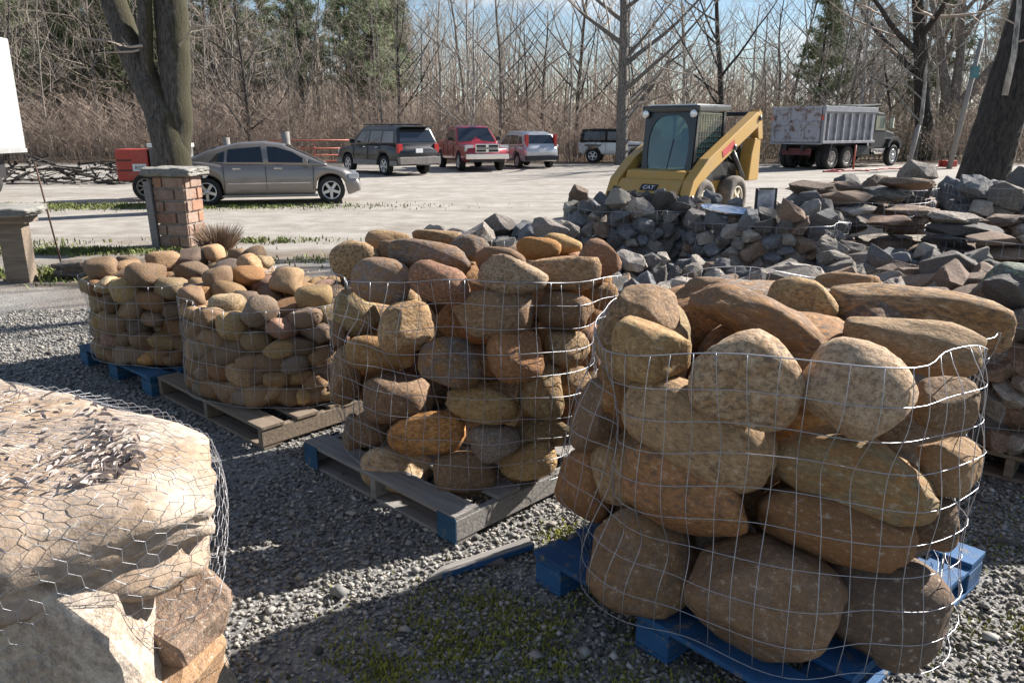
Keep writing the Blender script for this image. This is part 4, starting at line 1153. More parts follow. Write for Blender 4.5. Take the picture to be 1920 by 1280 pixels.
# dump truck
def dump_truck():
    root = empty('dump_truck', (15.35, 37.75, 0), R(38)); tag(root, 'black dump truck with weathered silver tipper body seen from behind', 'truck', 'vehicles parked around the gravel lot')
    silver = simple('weathered_silver', (.30, .305, .33), .55, .35, .3, 3, .2)
    rust = None
    m, t, b = new_mat('rusty_tailgate'); f = noise_tex(t, 3.5, 7, .7)
    t.links.new(mixc(t, ramp(t, f, .50, .62), (.33, .33, .36, 1), (.13, .065, .04, 1)), b.inputs['Base Color']); b.inputs['Roughness'].default_value = .7
    rust = m
    blk = paint('truck_black', (.006, .009, .010), 0, .55, .0, .0)
    # bed: x from -3.2 to 1.3, floor 1.25, top 2.75
    bx = MB(); w = 1.22
    bx.prism([(-3.15, 1.18), (1.35, 1.18), (1.35, 2.72), (-3.15, 2.72)], -w, -w + .06); bx.prism([(-3.15, 1.18), (1.35, 1.18), (1.35, 2.72), (-3.15, 2.72)], w - .06, w)
    bx.box((-.9, 0, 1.21), (4.5, 2.30, .06)); bx.box((1.32, 0, 1.95), (.06, 2.30, 1.5))
    bx.build('tipper_body', silver, root)
    for s in (-1, 1):
        for k in range(7):
            MB().box((-2.75 + k * .62, s * (w + .05), 1.84), (.09, .10, 1.18)).build('side_rib', silver, root, bevel=.01)
        MB().box((-.9, s * (w + .06), 2.62), (4.5, .12, .24)).build('top_rail', silver, root, bevel=.015)
        MB().box((-.9, s * (w + .04), 1.2), (4.5, .14, .12)).build('bottom_rail', silver, root, bevel=.015)
        MB().box((-3.1, s * (w + .03), 1.95), (.16, .14, 1.6)).build('corner_post', silver, root, bevel=.015)
        MB().box((-3.20, s * (w + .02), 2.25), (.03, .10, .22)).build('tail_lamp', M['redlens'], root)
        MB().box((-2.35, s * .95, .83), (.10, .62, .62), (0, R(12), 0)).build('mud_flap', M['blackplastic'], root)
        MB().box((.65, s * .95, .78), (1.3, .45, .5)).build('fuel_tank', blk, root, bevel=.08)
    tg = MB(); tg.box((-3.20, 0, 1.98), (.06, 2.3, 1.5)); t_ = tg.build('tailgate', rust, root)
    for zz in (1.28, 2.0, 2.68): MB().box((-3.25, 0, zz), (.08, 2.36, .12)).build('crossbar', rust, t_, bevel=.01)
    for yy in (-1.12, -.38, .38, 1.12): MB().box((-3.25, yy, 1.98), (.07, .12, 1.4)).build('upright', rust, t_, bevel=.01)
    MB().box((-3.2, 0, 1.14), (.3, 2.5, .06)).build('tail_sill', silver, root)
    MB().box((.9, 0, 2.82), (2.2, 2.3, .10), (0, R(-3), 0)).build('tarp_roll', simple('tarp', (.02, .03, .035), .8), root, bevel=.04)
    fr = MB()
    for s in (-1, 1): fr.box((.2, s * .42, .95), (7.0, .1, .26))
    fr.build('chassis', M['blackplastic'], root)
    MB().box((-3.05, 0, .78), (.12, 1.4, .3)).build('rear_bar', simple('dull_red', (.12, .03, .03), .7), root)
    # cab and hood, front at +x
    cb = MB(); cb.prism([(1.5, .85), (3.0, .85), (3.0, 1.72), (2.62, 2.52), (1.62, 2.58), (1.5, 2.45)], -1.02, 1.02); cb.build('cab', blk, root, bevel=.06)
    hd = MB(); hd.prism([(2.98, .95), (4.3, .95), (4.36, 1.35), (4.2, 1.62), (3.02, 1.80)], -.80, .80); hd.build('hood', blk, root, bevel=.08)
    for s in (-1, 1):
        fd = MB(); fd.prism([(3.05, 1.08), (3.22, 1.30), (3.5, 1.40), (4.0, 1.38), (4.34, 1.15), (4.36, .8), (4.22, .8), (4.15, 1.06), (3.9, 1.2), (3.5, 1.22), (3.3, 1.1), (3.2, .9), (3.05, .9)], s * .74, s * 1.16)
        fd.build('fender', blk, root, bevel=.02)
        g_ = MB(); g_.prism([(1.85, 1.72), (2.82, 1.70), (2.55, 2.36), (1.85, 2.38)], s * 1.005, s * 1.035); g_.build('side_window', M['cabglass'], root)
        MB().box((2.9, s * 1.28, 2.05), (.06, .2, .5)).build('mirror', M['chrome'], root, bevel=.02)
        MB().tube([(1.42, s * .95, 1.0), (1.42, s * .95, 2.9)], .06, 10).build('exhaust_stack', M['chrome'], root)
        MB().box((4.28, s * .95, 1.22), (.12, .2, .12)).build('marker_lamp', M['redlens'], root)
        MB().box((2.2, s * .98, .65), (.7, .3, .08)).build('step', M['chrome'], root)
    ws = MB(); ws.add([(3.01, .9, 1.78), (3.01, -.9, 1.78), (2.66, -.85, 2.46), (2.66, .85, 2.46), (2.98, .9, 1.77), (2.98, -.9, 1.77), (2.63, -.85, 2.45), (2.63, .85, 2.45)], [(0,1,2,3), (7,6,5,4), (0,4,5,1), (2,6,7,3), (1,5,6,2), (3,7,4,0)])
    ws.build('windscreen', M['cabglass'], root)
    MB().box((4.42, 0, .72), (.18, 2.1, .3)).build('front_bumper', M['chrome'], root, bevel=.03)
    wr = simple('steel_wheel', (.50, .45, .40), .5, .4)
    for s in (-1, 1):
        wheel(root, 3.72, s * 1.0, .52, .28, M['alloy'], s, 10, None, .58)
        for x in (-2.0, -.7):
            wheel(root, x, s * 1.06, .52, .26, wr, s, 10, None, .56); wheel(root, x, s * .76, .52, .26, wr, s, 10, None, .56)
dump_truck()

# skid steer loader
def loader():
    root = empty('skid_steer_loader', (3.38, 15.75, 0), R(229)); root.scale = (1.04, 1.04, 1.04); tag(root, 'yellow skid-steer loader with black cab behind the rubble drums', 'loader')
    yel = paint('loader_yellow', (.44, .26, .06), 0, .5, .4, .2)
    blk = paint('loader_black', (.013, .014, .017), 0, .4, .1, .3)
    # chassis, front at +x
    MB().prism([(-1.25, .35), (.95, .35), (1.05, .62), (.9, .95), (-1.25, 1.05)], -.62, .62).build('chassis', yel, root, bevel=.03)
    # engine hood at the back
    MB().prism([(-1.55, .45), (-.75, .45), (-.75, 1.5), (-1.3, 1.45), (-1.55, 1.2)], -.58, .58).build('engine_cover', blk, root, bevel=.05)
    # cab
    cb = MB(); w = .52
    for s in (-1, 1):
        cb.prism([(.50, .62), (.56, .62), (.42, 2.0), (.34, 2.0)], s * w - .03, s * w + .03)
        cb.prism([(-.72, .95), (-.64, .95), (-.60, 2.0), (-.68, 2.0)], s * w - .03, s * w + .03)
        cb.prism([(-.7, .95), (.5, .95), (.5, 1.03), (-.7, 1.03)], s * w - .03, s * w + .03)
    cb.build('cab_frame', blk, root)
    MB().box((-.15, 0, 2.06), (1.28, 1.20, .12), (0, R(1), 0)).build('cab_roof', blk, root, bevel=.03)
    MB().box((-.15, 0, 2.125), (1.1, 1.0, .02)).build('roof_panel', whp, root)
    for s in (-1, 1):
        o = MB().prism([(-.66, 1.03), (.50, 1.03), (.40, 1.98), (-.62, 1.98)], s * w - .008, s * w + .008).build('side_glass', M['cabglass'], root)
        b = MB()
        for k in range(11): b.box((-.60 + k * .1, s * (w + .018), 1.5), (.008, .008, .92))
        for k in range(10): b.box((-.1, s * (w + .018), 1.08 + k * .095), (1.05, .008, .008))
        b.build('side_guard_mesh', blk, root)
    # front door: black frame with arched glass
    dp = [(.56, .62), (.40, 2.0)]
    def fr(y, z): return (.58 - (z - .62) * .115, y, z)
    b = MB(); ring = []
    outer = [(-.52, .62), (.52, .62), (.52, 2.0), (-.52, 2.0)]
    inner = []
    for k in range(28):
        a = 2 * math.pi * k / 28; e = 2.6
        ca, sa = math.cos(a), math.sin(a)
        inner.append((.43 * math.copysign(abs(ca) ** (2 / e), ca), 1.33 + .62 * math.copysign(abs(sa) ** (2 / e), sa)))
    gl = MB(); gl.add([fr(y, z) for y, z in inner] + [tuple(Vector(fr(y, z)) - Vector((.02, 0, 0))) for y, z in inner], [tuple(range(28)), tuple(range(55, 27, -1))] + [(i, (i+1) % 28, 28+(i+1) % 28, 28+i) for i in range(28)])
    dr = gl.build('door_glass', M['cabglass'], root)
    out2 = []
    for (y, z) in inner:
        k = max(abs(y) / .53, abs(z - 1.31) / .70); out2.append((y / k, 1.31 + (z - 1.31) / k))
    fm = MB(); V = [tuple(Vector(fr(y, z)) + Vector((.02, 0, 0))) for y, z in inner] + [tuple(Vector(fr(y, z)) + Vector((.02, 0, 0))) for y, z in out2] + [tuple(Vector(fr(y, z)) - Vector((.03, 0, 0))) for y, z in inner] + [tuple(Vector(fr(y, z)) - Vector((.03, 0, 0))) for y, z in out2]
    F = []
    for i in range(28):
        j = (i + 1) % 28
        F += [(i, j, 28 + j, 28 + i), (56 + i, 84 + i, 84 + j, 56 + j), (28 + i, 28 + j, 84 + j, 84 + i), (i, 56 + i, 56 + j, j)]
    fm.add(V, F); fm.build('door_frame', blk, root)
    MB().tube([fr(.0, .8), fr(.02, 1.0), fr(.10, 1.5)], .012, 6).build('wiper', blk, root)
    for s in (-1, 1): MB().lathe([(.06, -.02), (.07, .03), (.05, .035)], c=(.50, s * .50, 1.96), axis='X', n=14).build('work_lamp', M['clearlens'], root)
    # seat inside
    MB().box((-.25, 0, 1.0), (.5, .5, .15)).build('seat', blk, root, bevel=.03); MB().box((-.5, 0, 1.35), (.15, .48, .7)).build('seat_back', blk, root, bevel=.03)
    # front yellow cowl between the arm ends
    MB().prism([(.60, .40), (1.18, .34), (1.34, .52), (1.05, .80), (.64, .84)], -.66, .66).build('front_cowl', yel, root, bevel=.04)
    MB().box((1.32, 0, .46), (.10, 1.5, .22)).build('coupler_plate', simple('dark_steel', (.06, .05, .045), .7, .4), root, bevel=.01)
    bd = MB(); bd.add([(1.19, .14, .80), (1.19, -.14, .80), (1.14, -.14, .89), (1.14, .14, .89)], [(0, 1, 2, 3)])
    bd = MB(); bd.box((1.203, .05, .669), (.012, .34, .14), (0, R(-46), 0)); bp = bd.build('badge_plate', M['blackplastic'], root)
    fc_ = bpy.data.curves.new('badge_letters', 'FONT'); fc_.body = 'CAT'; fc_.size = .12; fc_.extrude = .003; fc_.align_x = 'CENTER'
    tmp = bpy.data.objects.new('tmp', fc_); COL.objects.link(tmp)
    dg = bpy.context.evaluated_depsgraph_get(); tm = bpy.data.meshes.new_from_object(tmp.evaluated_get(dg)); bpy.data.objects.remove(tmp)
    lt = obj('badge_letters', tm, M['plate'], root, (1.243, .05, .640)); lt.rotation_euler = Euler((R(44), 0, R(90)))
    # lift arms
    for s in (-1, 1):
        y0_, y1_ = s * .68, s * .88
        MB().prism([(-1.55, 1.92), (-1.38, 2.02), (.55, 1.17), (1.08, .80), (1.28, .42), (1.10, .36), (.92, .66), (.45, .92), (-1.42, 1.72)], y0_, y1_).build('lift_arm', yel, root, bevel=.015)
        MB().prism([(-1.68, .70), (-1.22, .70), (-1.28, 1.2), (-1.40, 1.52), (-1.66, 1.52)], s * .62, s * .86).build('rear_tower', yel, root, bevel=.02)
        MB().prism([(-1.72, 1.50), (-1.52, 1.50), (-1.38, 1.96), (-1.48, 2.06), (-1.60, 2.0)], s * .70, s * .87).build('arm_link', yel, root, bevel=.01)
        MB().tube([(-1.15, s * .78, .75), (-.55, s * .78, 1.30)], .05, 10).build('lift_cylinder', blk, root)
        MB().tube([(-.75, s * .78, 1.12), (-.40, s * .78, 1.42)], .03, 10).build('cylinder_rod', M['chrome'], root)
        MB().box((-.2, s * .885, 1.34), (.5, .008, .13), (0, R(24), 0)).build('decal', simple('red_decal', (.45, .05, .05), .5), root)
        for x in (-.72, .62): wheel(root, x, s * .76, .41, .30, simple('cream_rim', (.55, .48, .36), .6), s, 5, M['dustytyre'], .52)
    for s in (-1, 1):
        for k in range(3): MB().tube([(-1.2, s * (.60 - k * .03), 1.0), (-.6, s * (.66 - k * .03), 1.22 + k * .04), (.3, s * .66, 1.0 + k * .03), (.85, s * .66, .70)], .014, 6).build('hydraulic_hose', blk, root)
        MB().prism([(-1.1, .75), (.2, .75), (.35, .92), (-.3, 1.12), (-1.1, 1.02)], s * .625, s * .645).build('side_panel', blk, root)
        for (x, z) in ((-1.48, 1.90), (1.12, .50), (-.45, 1.36)): MB().lathe([(.055, -.02), (.055, .02)], c=(x, s * .89, z), axis='Y', n=12).build('pivot_pin', blk, root)
    MB().box((-1.5, 0, 1.98), (.10, 1.6, .08)).build('arm_crossbar', blk, root, bevel=.01)
loader()

# box trailer at the left edge
tr = empty('box_trailer', (-16.0, 19.5, 0), R(4)); tag(tr, 'white enclosed box trailer with riveted side, parked at the lot edge', 'trailer')
M['trailer'] = paint('trailer_white', (.30, .31, .31), 0, .5, .15, .1)
MB().box((0, 0, 2.62), (6.4, 2.4, 2.75)).build('box', M['trailer'], tr, bevel=.05)
MB().box((0, 0, 1.22), (6.42, 2.42, .10)).build('bottom_rail', simple('dull_aluminium', (.5, .5, .5), .4, .6), tr)
for k in range(30): MB().box((3.0 - k * .2, -1.206, 2.6), (.016, .012, 2.5)).build('rivet_strip', M['trailer'], tr)
MB().box((2.4, -1.225, 1.32), (.7, .012, .06)).build('reflector', M['redlens'], tr)
for s in (-1, 1):
    for x in (.5, -.5): wheel(tr, x + 1.6, s * 1.0, .42, .25, M['alloy'], s, 8)
MB().box((1.6, 0, .8), (2.4, 1.6, .5)).build('axle_frame', M['blackplastic'], tr)
MB().box((2.9, -.9, .95), (.10, .10, .5)).build('corner_leg', M['chrome'], tr)

# red engine cart on wheels
ct = empty('red_compressor', (-9.55, 20.3, 0), R(4)); tag(ct, 'red towable compressor with white top and lettered plate behind the pillar', 'compressor')
rc = paint('compressor_red', (.42, .035, .02), 0, .5, .3, .2)
MB().box((-.10, 0, .88), (.80, .9, .78)).build('housing', rc, ct, bevel=.03)
for zz in (1.0, .75): MB().box((-.28, -.455, zz), (.36, .015, .03)).build('louvre', M['blackplastic'], ct)
MB().box((.75, 0, 1.36), (.85, 1.0, .10)).build('white_lid', whp, ct, bevel=.02)
MB().box((.75, 0, .95), (.8, .9, .70)).build('engine_block', simple('engine_grey', (.12, .12, .12), .6), ct, bevel=.02)
pt_ = MB().box((.08, -.458, .82), (.34, .012, .18)).build('name_plate', M['plate'], ct)
fc_ = bpy.data.curves.new('plate_letters', 'FONT'); fc_.body = 'RSC'; fc_.size = .13; fc_.extrude = .002; fc_.align_x = 'CENTER'
tmp = bpy.data.objects.new('tmp', fc_); COL.objects.link(tmp)
tm = bpy.data.meshes.new_from_object(tmp.evaluated_get(bpy.context.evaluated_depsgraph_get())); bpy.data.objects.remove(tmp)
lt = obj('plate_letters', tm, M['blackplastic'], ct, (.08, -.468, .77)); lt.rotation_euler = (R(90), 0, 0)
for s in (-1, 1): wheel(ct, .25, s * .58, .34, .22, simple('dusty_rim', (.25, .22, .18), .7), s, 8)
MB().tube([(.6, 0, .5), (2.2, 0, .45)], .05, 8).build('tow_bar', M['blackplastic'], ct)

# red tube gate, posts
gt = empty('tube_gate', (-9.0, 35.9, 0), R(24)); tag(gt, 'red tubular farm gate behind the parked sedan', 'gate')
M['gatered'] = simple('gate_red', (.42, .10, .06), .6, 0, .3)
for k, z in enumerate((.35, .62, .92, 1.28)): MB().tube([(-1.9, 0, z), (1.9, 0, z)], .028, 8).build('rail', M['gatered'], gt)
for x in (-1.9, 0, 1.9): MB().tube([(x, 0, .32), (x, 0, 1.28)], .026, 8).build('upright', M['gatered'], gt)
def post(px_, ytop, Y, r, label, mat='woodgrey', lean=0):
    p = at_y(px_, ytop, Y)
    o = MB().tube([(0, 0, 0), (lean * .5, 0, p.z * .5), (lean, 0, p.z)], [r * 1.06, r, r * .96], 10).build('fence_post', M[mat]); o.location = (p.x, Y, 0)
    return tag(o, label, 'post', 'wooden posts at the lot edge')
post(535, 247, 33.5, .17, 'thick grey wooden post at the red gate hinge')
post(424, 258, 31.0, .13, 'grey post top seen above the sedan roof')
post(1712, 235, 35.0, .10, 'slender grey post beside the dump truck nose', lean=.25)
post(1605, 272, 34.2, .035, 'thin rust-red stake standing before the dump truck', 'gatered')
pole = MB().tube([(0, 0, 0), (.6, 0, 5.6)], [.12, .10], 10).build('utility_pole', M['woodgrey']); pole.location = (20.1, 36, 0); tag(pole, 'leaning grey utility pole near the thick trunk', 'pole')
MB().box((.42, -.15, 4.2), (.35, .1, .5)).build('meter_box', simple('teal_box', (.06, .16, .18), .5), pole)
# far stone bench
bn = empty('stone_bench', (8.2, 40.3, 0), R(3)); tag(bn, 'low stone bench with slab seat near the woods', 'bench')
MB().box((0, 0, .83), (3.0, .8, .14)).build('seat', M['concrete'], bn, bevel=.02)
for x in (-1.1, 1.0): MB().box((x, 0, .38), (.6, .6, .76)).build('leg', M['wood'], bn, bevel=.02)
# red hoses and small red pump by the posts
rs_ = random.Random(9); b = MB()
hs = simple('red_hose', (.30, .03, .035), .6)
p0 = at_z(1545, 322, .03); p1 = at_z(1765, 312, .03)
for k in range(3):
    pts = []
    for i in range(26):
        q = p0.lerp(p1, i / 25); pts.append((q.x + .5 * noise.noise((i * .4, k * 3, 0)), q.y + 1.2 * noise.noise((i * .35, k * 5, 4)), .035))
    b.tube(pts, .03, 6)
tag(b.build('red_hose', hs, recalc=False), 'tangled red hoses lying on the drive beside dump truck', 'hose')
pm = empty('red_pump', tuple(at_z(1776, 316, 0)), .3); tag(pm, 'small red pump engine on the ground near the pole', 'pump')
MB().box((0, 0, .22), (.7, .45, .3)).build('motor', rc, pm, bevel=.06); MB().tube([(-.4, 0, .1), (-.4, 0, .55), (.4, 0, .55), (.4, 0, .1)], .025, 6).build('carry_frame', M['blackplastic'], pm)
MB().tube([(.1, 0, .3), (.1, 0, .8)], .05, 8).build('filler_pipe', M['plate'], pm)
# framed panel sticking out of the rubble
fp = at_y(1411, 400, 6.95); pn = empty('framed_panel', (fp.x, 6.62, TOPS[3] - .16), R(8)); tag(pn, 'black-framed blank grey panel stuck upright in the rubble drum', 'panel')
m, t, b_ = new_mat('smudged_panel'); t.links.new(ramp(t, noise_tex(t, 9, 4), .4, .65, (.17, .18, .20), (.52, .54, .58)), b_.inputs['Base Color']); b_.inputs['Roughness'].default_value = .5
MB().box((0, 0, .15), (.16, .012, .30)).build('panel_face', m, pn)
for s in (-1, 1): MB().box((s * .086, 0, .15), (.016, .022, .33)).build('frame_side', M['blackplastic'], pn)
for z in (-.006, .31): MB().box((0, 0, z), (.13, .022, .016)).build('frame_bar', M['blackplastic'], pn)
pd = MB().lathe([(.001, 0), (.20, .0), (.24, .03), (.25, .028), (.20, -.012), (.001, -.012)], n=24).build('metal_pan', M['chrome']); pd.location = (fp.x - .30, 6.66, TOPS[3] - .05); pd.rotation_euler = (R(8), R(6), 0); pd.scale = (1, .6, 1)
tag(pd, 'shallow bright metal pan lying on the rubble beside the panel', 'pan')

# ------------------------------------------------------------------ trees
def bark(name, col, moss=0.0, scale=9):
    m, t, b = new_mat(name)
    c = t.nodes.new('ShaderNodeTexCoord'); mpn = t.nodes.new('ShaderNodeMapping'); mpn.inputs['Scale'].default_value = (1, 1, .28)
    t.links.new(c.outputs['Object'], mpn.inputs['Vector'])
    n = N(t, 'ShaderNodeTexNoise', Scale=scale * 2.2, Detail=10, Roughness=.75); t.links.new(mpn.outputs['Vector'], n.inputs['Vector'])
    cc = ramp(t, n.outputs['Fac'], .40, .60, tuple(x * .35 for x in col), tuple(x * 1.5 for x in col))
    if moss:
        f = noise_tex(t, 5, 8, .75); ge = t.nodes.new('ShaderNodeNewGeometry'); sp_ = t.nodes.new('ShaderNodeSeparateXYZ'); t.links.new(ge.outputs['Normal'], sp_.inputs[0])
        a = N(t, 'ShaderNodeMath', operation='MULTIPLY_ADD', use_clamp=True); a.inputs[1].default_value = .55; t.links.new(sp_.outputs['X'], a.inputs[0]); t.links.new(f, a.inputs[2])
        cc = mixc(t, ramp(t, a.outputs[0], .64, .88, (0, 0, 0), (moss, moss, moss)), cc, (.036, .032, .012, 1))
    t.links.new(cc, b.inputs['Base Color']); b.inputs['Roughness'].default_value = .95
    bump(t, b, n.outputs['Fac'], .9, .04)
    return m
M['bark'] = bark('grey_bark', (.17, .15, .13))
M['barkdark'] = bark('dark_bark', (.042, .037, .034))
M['barkpale'] = bark('pale_bark', (.36, .34, .31), scale=5)
M['barkmoss'] = bark('mossy_bark', (.075, .067, .06), .9)
M['twig'] = simple('twigs', (.40, .335, .28), .9, 0, .3, 2)  # colour lightened to stand in for haze and lift the backlit twigs
M['twigpale'] = simple('pale_twigs', (.36, .33, .29), .9, 0, .3, 2)
def grow(b, tw, r, p, d, length, rad, level, maxl, up=.12, sides=(8, 6, 4, 3, 3), wob=.12, kids=(9, 6, 5, 4), spread=.8, first=.3):
    n = (10, 7, 5, 4, 3)[level]
    pts, rads = [p.copy()], [rad]; q = p.copy(); dd = d.normalized()
    ends = .25 if level == 0 else .2
    for i in range(n):
        dd = (dd + Vector((r.gauss(0, wob), r.gauss(0, wob), r.gauss(0, wob) + up * (.4 if level else .15)))).normalized()
        q = q + dd * length / n
        pts.append(q.copy()); rads.append(rad * (1 - (1 - ends) * (i + 1) / n))
    (b if level < 2 else tw).tube(pts, rads, sides[level], False)
    if level >= maxl: return
    for k in range(kids[level]):
        u = first + (1 - first) * (k + r.random()) / kids[level]
        i = min(n - 1, int(u * n)); f = u * n - i
        pp = pts[i].lerp(pts[i + 1], f); ax = (pts[i + 1] - pts[i]).normalized()
        side = ax.orthogonal().normalized(); side.rotate(Matrix.Rotation(r.uniform(0, 6.28), 3, ax))
        nd = (ax * (1 - spread * .55) + side * spread + Vector((0, 0, up))).normalized()
        grow(b, tw, r, pp, nd, length * r.uniform(.36, .58) * (1.15 - .5 * u), max(.004, rads[i] * r.uniform(.38, .58)), level + 1, maxl, up, sides, wob * 1.15, kids, spread, .15)
def bare_tree(seed, h, rad, maxl=3, lean=(0, 0), kids=(11, 6, 5, 4), spread=.85, first=.25, up=.14, twigs=True):
    r = random.Random(seed); b, tw = MB(), MB()
    grow(b, tw, r, Vector((0, 0, -.1)), Vector((lean[0], lean[1], 1)), h, rad, 0, maxl, up, kids=kids, spread=spread, first=first, wob=.05)
    return b.mesh('trunk', recalc=False), tw.mesh('crown', recalc=False)
def place_tree(name, meshes, loc, rz, s, bk, tw, label, cat='tree', group=None):
    root = obj(name, None); root.location = loc; root.rotation_euler = (0, 0, rz); root.scale = (s, s, s); root.empty_display_size = .1
    tag(root, label, cat, group)
    for nm, me, mt in (('trunk', meshes[0], bk), ('crown', meshes[1], tw)):
        o = obj(nm, me, None, root)
        if not me.materials: me.materials.append(mt)
        o.material_slots[0].link = 'OBJECT'; o.material_slots[0].material = mt
    return root
# hero tree on the left: forked, mossy
def hero_left():
    root = empty('forked_tree', (-7.35, 16.9, 0)); tag(root, 'thick forked tree with mossy bark beside the sedan', 'tree')
    r = random.Random(12); b, tw = MB(), MB()
    def trunk(pts, rads, n=18):
        P, Q = [], []
        for i in range(len(pts) - 1):
            for k in range(5):
                f = k / 5; P.append(Vector(pts[i]).lerp(Vector(pts[i + 1]), f)); Q.append(rads[i] + (rads[i + 1] - rads[i]) * f)
        P.append(Vector(pts[-1])); Q.append(rads[-1])
        P = [P[0]] + [(P[i - 1] + P[i] * 2 + P[i + 1]) / 4 for i in range(1, len(P) - 1)] + [P[-1]]
        o0 = len(b.v); b.tube(P, Q, n, False)
        for k in range(o0, len(b.v)):
            v = Vector(b.v[k]); j = min(range(len(P)), key=lambda i_: (P[i_] - v).length_squared); dv_ = v - P[j]
            b.v[k] = tuple(P[j] + dv_ * (1 + .14 * noise.noise(v * 2.2) + .07 * noise.noise(v * 6)))
    trunk([(.0, 0, -.1), (.03, 0, .4), (.04, 0, 1.3), (-.02, 0, 1.9), (-.35, .1, 2.7), (-.72, .2, 3.6), (-1.0, .3, 4.6), (-1.5, .5, 7)], [.47, .40, .37, .36, .31, .27, .25, .14])
    trunk([(.10, .05, 1.2), (.20, .1, 1.9), (.24, .15, 2.7), (.26, .2, 3.6), (.30, .2, 5), (.5, .3, 8)], [.30, .31, .31, .33, .32, .18])
    trunk([(-.30, .1, 2.55), (-.22, -.1, 3.1), (-.12, -.15, 3.8), (.0, -.2, 5.2), (.1, -.2, 8)], [.12, .13, .14, .14, .07], 12)
    for k in range(16):
        p = Vector(((-1.4, .5, 6.6), (.45, .3, 7), (.05, -.2, 7))[k % 3]) - Vector((0, 0, r.uniform(0, 1.8)))
        a = r.uniform(0, 6.28); grow(b, tw, r, p, Vector((math.cos(a), math.sin(a), .8)), r.uniform(3, 5), .09, 1, 3, .1, kids=(9, 6, 5, 4), wob=.12)
    for (p, d, l) in (((-.25, -.1, 3.35), (-1, -.3, .25), 1.1), ((-.75, .1, 3.5), (-.8, -.5, .3), .9), ((.3, .0, 3.3), (.9, -.4, .5), 1.6), ((-.2, -.25, 3.4), (-.6, -.6, -.05), .7)):
        grow(b, tw, r, Vector(p), Vector(d), l, .03, 2, 3, .05, wob=.16)
    b.build('trunk', M['barkmoss'], root, recalc=False); tw.build('crown', M['twig'], root, recalc=False)
hero_left()
def hero_right():
    root = empty('thick_tree', (9.05, 15.2, 0)); tag(root, 'very thick dark furrowed trunk leaning beside the far rock drums', 'tree')
    b, tw = MB(), MB(); r = random.Random(4)
    P = [Vector((.02 + .62 * (max(0, z) / 4.2) ** 1.15, 0, z)) for z in np.linspace(-.1, 9, 46)]
    Q = [.43 - .012 * p.z + .16 * math.exp(-max(0, p.z) * 2.2) for p in P]
    b.tube(P, Q, 26, False)
    for k in range(len(b.v)):
        v = Vector(b.v[k]); j = k // 26; d = v - P[j]; a = math.atan2(d.y, d.x)
        b.v[k] = tuple(P[j] + d * (1 + .05 * math.sin(a * 13 + 2 * noise.noise((a * 2, v.z * .8, 0))) + .09 * noise.noise(v * 3)))
    for k in range(14):
        a = r.uniform(0, 6.28); z = r.uniform(5.5, 9)
        grow(b, tw, r, Vector((.02 + .62 * (z / 4.2) ** 1.15, 0, z)), Vector((math.cos(a), math.sin(a), .6)), r.uniform(4, 6), .14, 1, 3, .08)
    # a dead limb hanging against the trunk
    p = Vector((-.05, -.55, 2.35)); MB().tube([p, p + Vector((.02, -.04, .7)), p + Vector((-.02, -.02, 1.5)), p + Vector((.05, .3, 2.4))], [.055, .05, .04, .03], 8).build('dead_limb', M['barkpale'], root)
    grow(b, tw, r, p + Vector((.02, 0, .9)), Vector((1, -.3, .25)), 1.4, .02, 2, 3, .02); grow(b, tw, r, p + Vector((0, 0, 1.2)), Vector((-1, -.3, .3)), 1.3, .018, 2, 3, .02)
    b.build('trunk', M['barkdark'], root, recalc=False); tw.build('crown', M['twig'], root, recalc=False)
hero_right()
# single trees one can tell apart
tA = bare_tree(21, 15, .33, 3, kids=(18, 7, 5, 4), spread=.95, first=.14, up=.10)
place_tree('bare_tree', tA, (5.65, 40.6, 0), 0.4, 1, M['bark'], M['twig'], 'tall straight bare tree with wide branches in front of the jeep')
tB = bare_tree(33, 15, .55, 3, lean=(-.16, 0), kids=(10, 7, 5, 4), first=.3)
place_tree('bare_tree', tB, (24.3, 46, 0), 0, 1, M['barkdark'], M['twig'], 'dark leaning bare tree rising behind the dump truck nose')
def forked(seed, loc, label):
    root = empty('bare_tree', loc); tag(root, label, 'tree'); r = random.Random(seed); b, tw = MB(), MB()
    b.tube([(0, 0, -.1), (.05, 0, 1.5), (0, 0, 2.8)], [.75, .6, .55], 12, False)
    for d, l in (((-.35, 0, 1), 10), ((.12, .2, 1), 11), ((.55, -.1, 1), 10)):
        grow(b, tw, r, Vector((0, 0, 2.5)), Vector(d), l, .36, 0, 3, .1, kids=(9, 6, 5, 4), wob=.08)
    b.build('trunk', M['bark'], root, recalc=False); tw.build('crown', M['twig'], root, recalc=False)
forked(8, (27.6, 50, 0), 'big grey tree forking into three limbs behind the truck')
tC = bare_tree(55, 13, .2, 3, kids=(14, 6, 5, 4), first=.2)
place_tree('bare_tree', tC, (11.3, 42.5, 0), 1.0, 1, M['barkdark'], M['twig'], 'slim dark bare tree behind the loader cab')
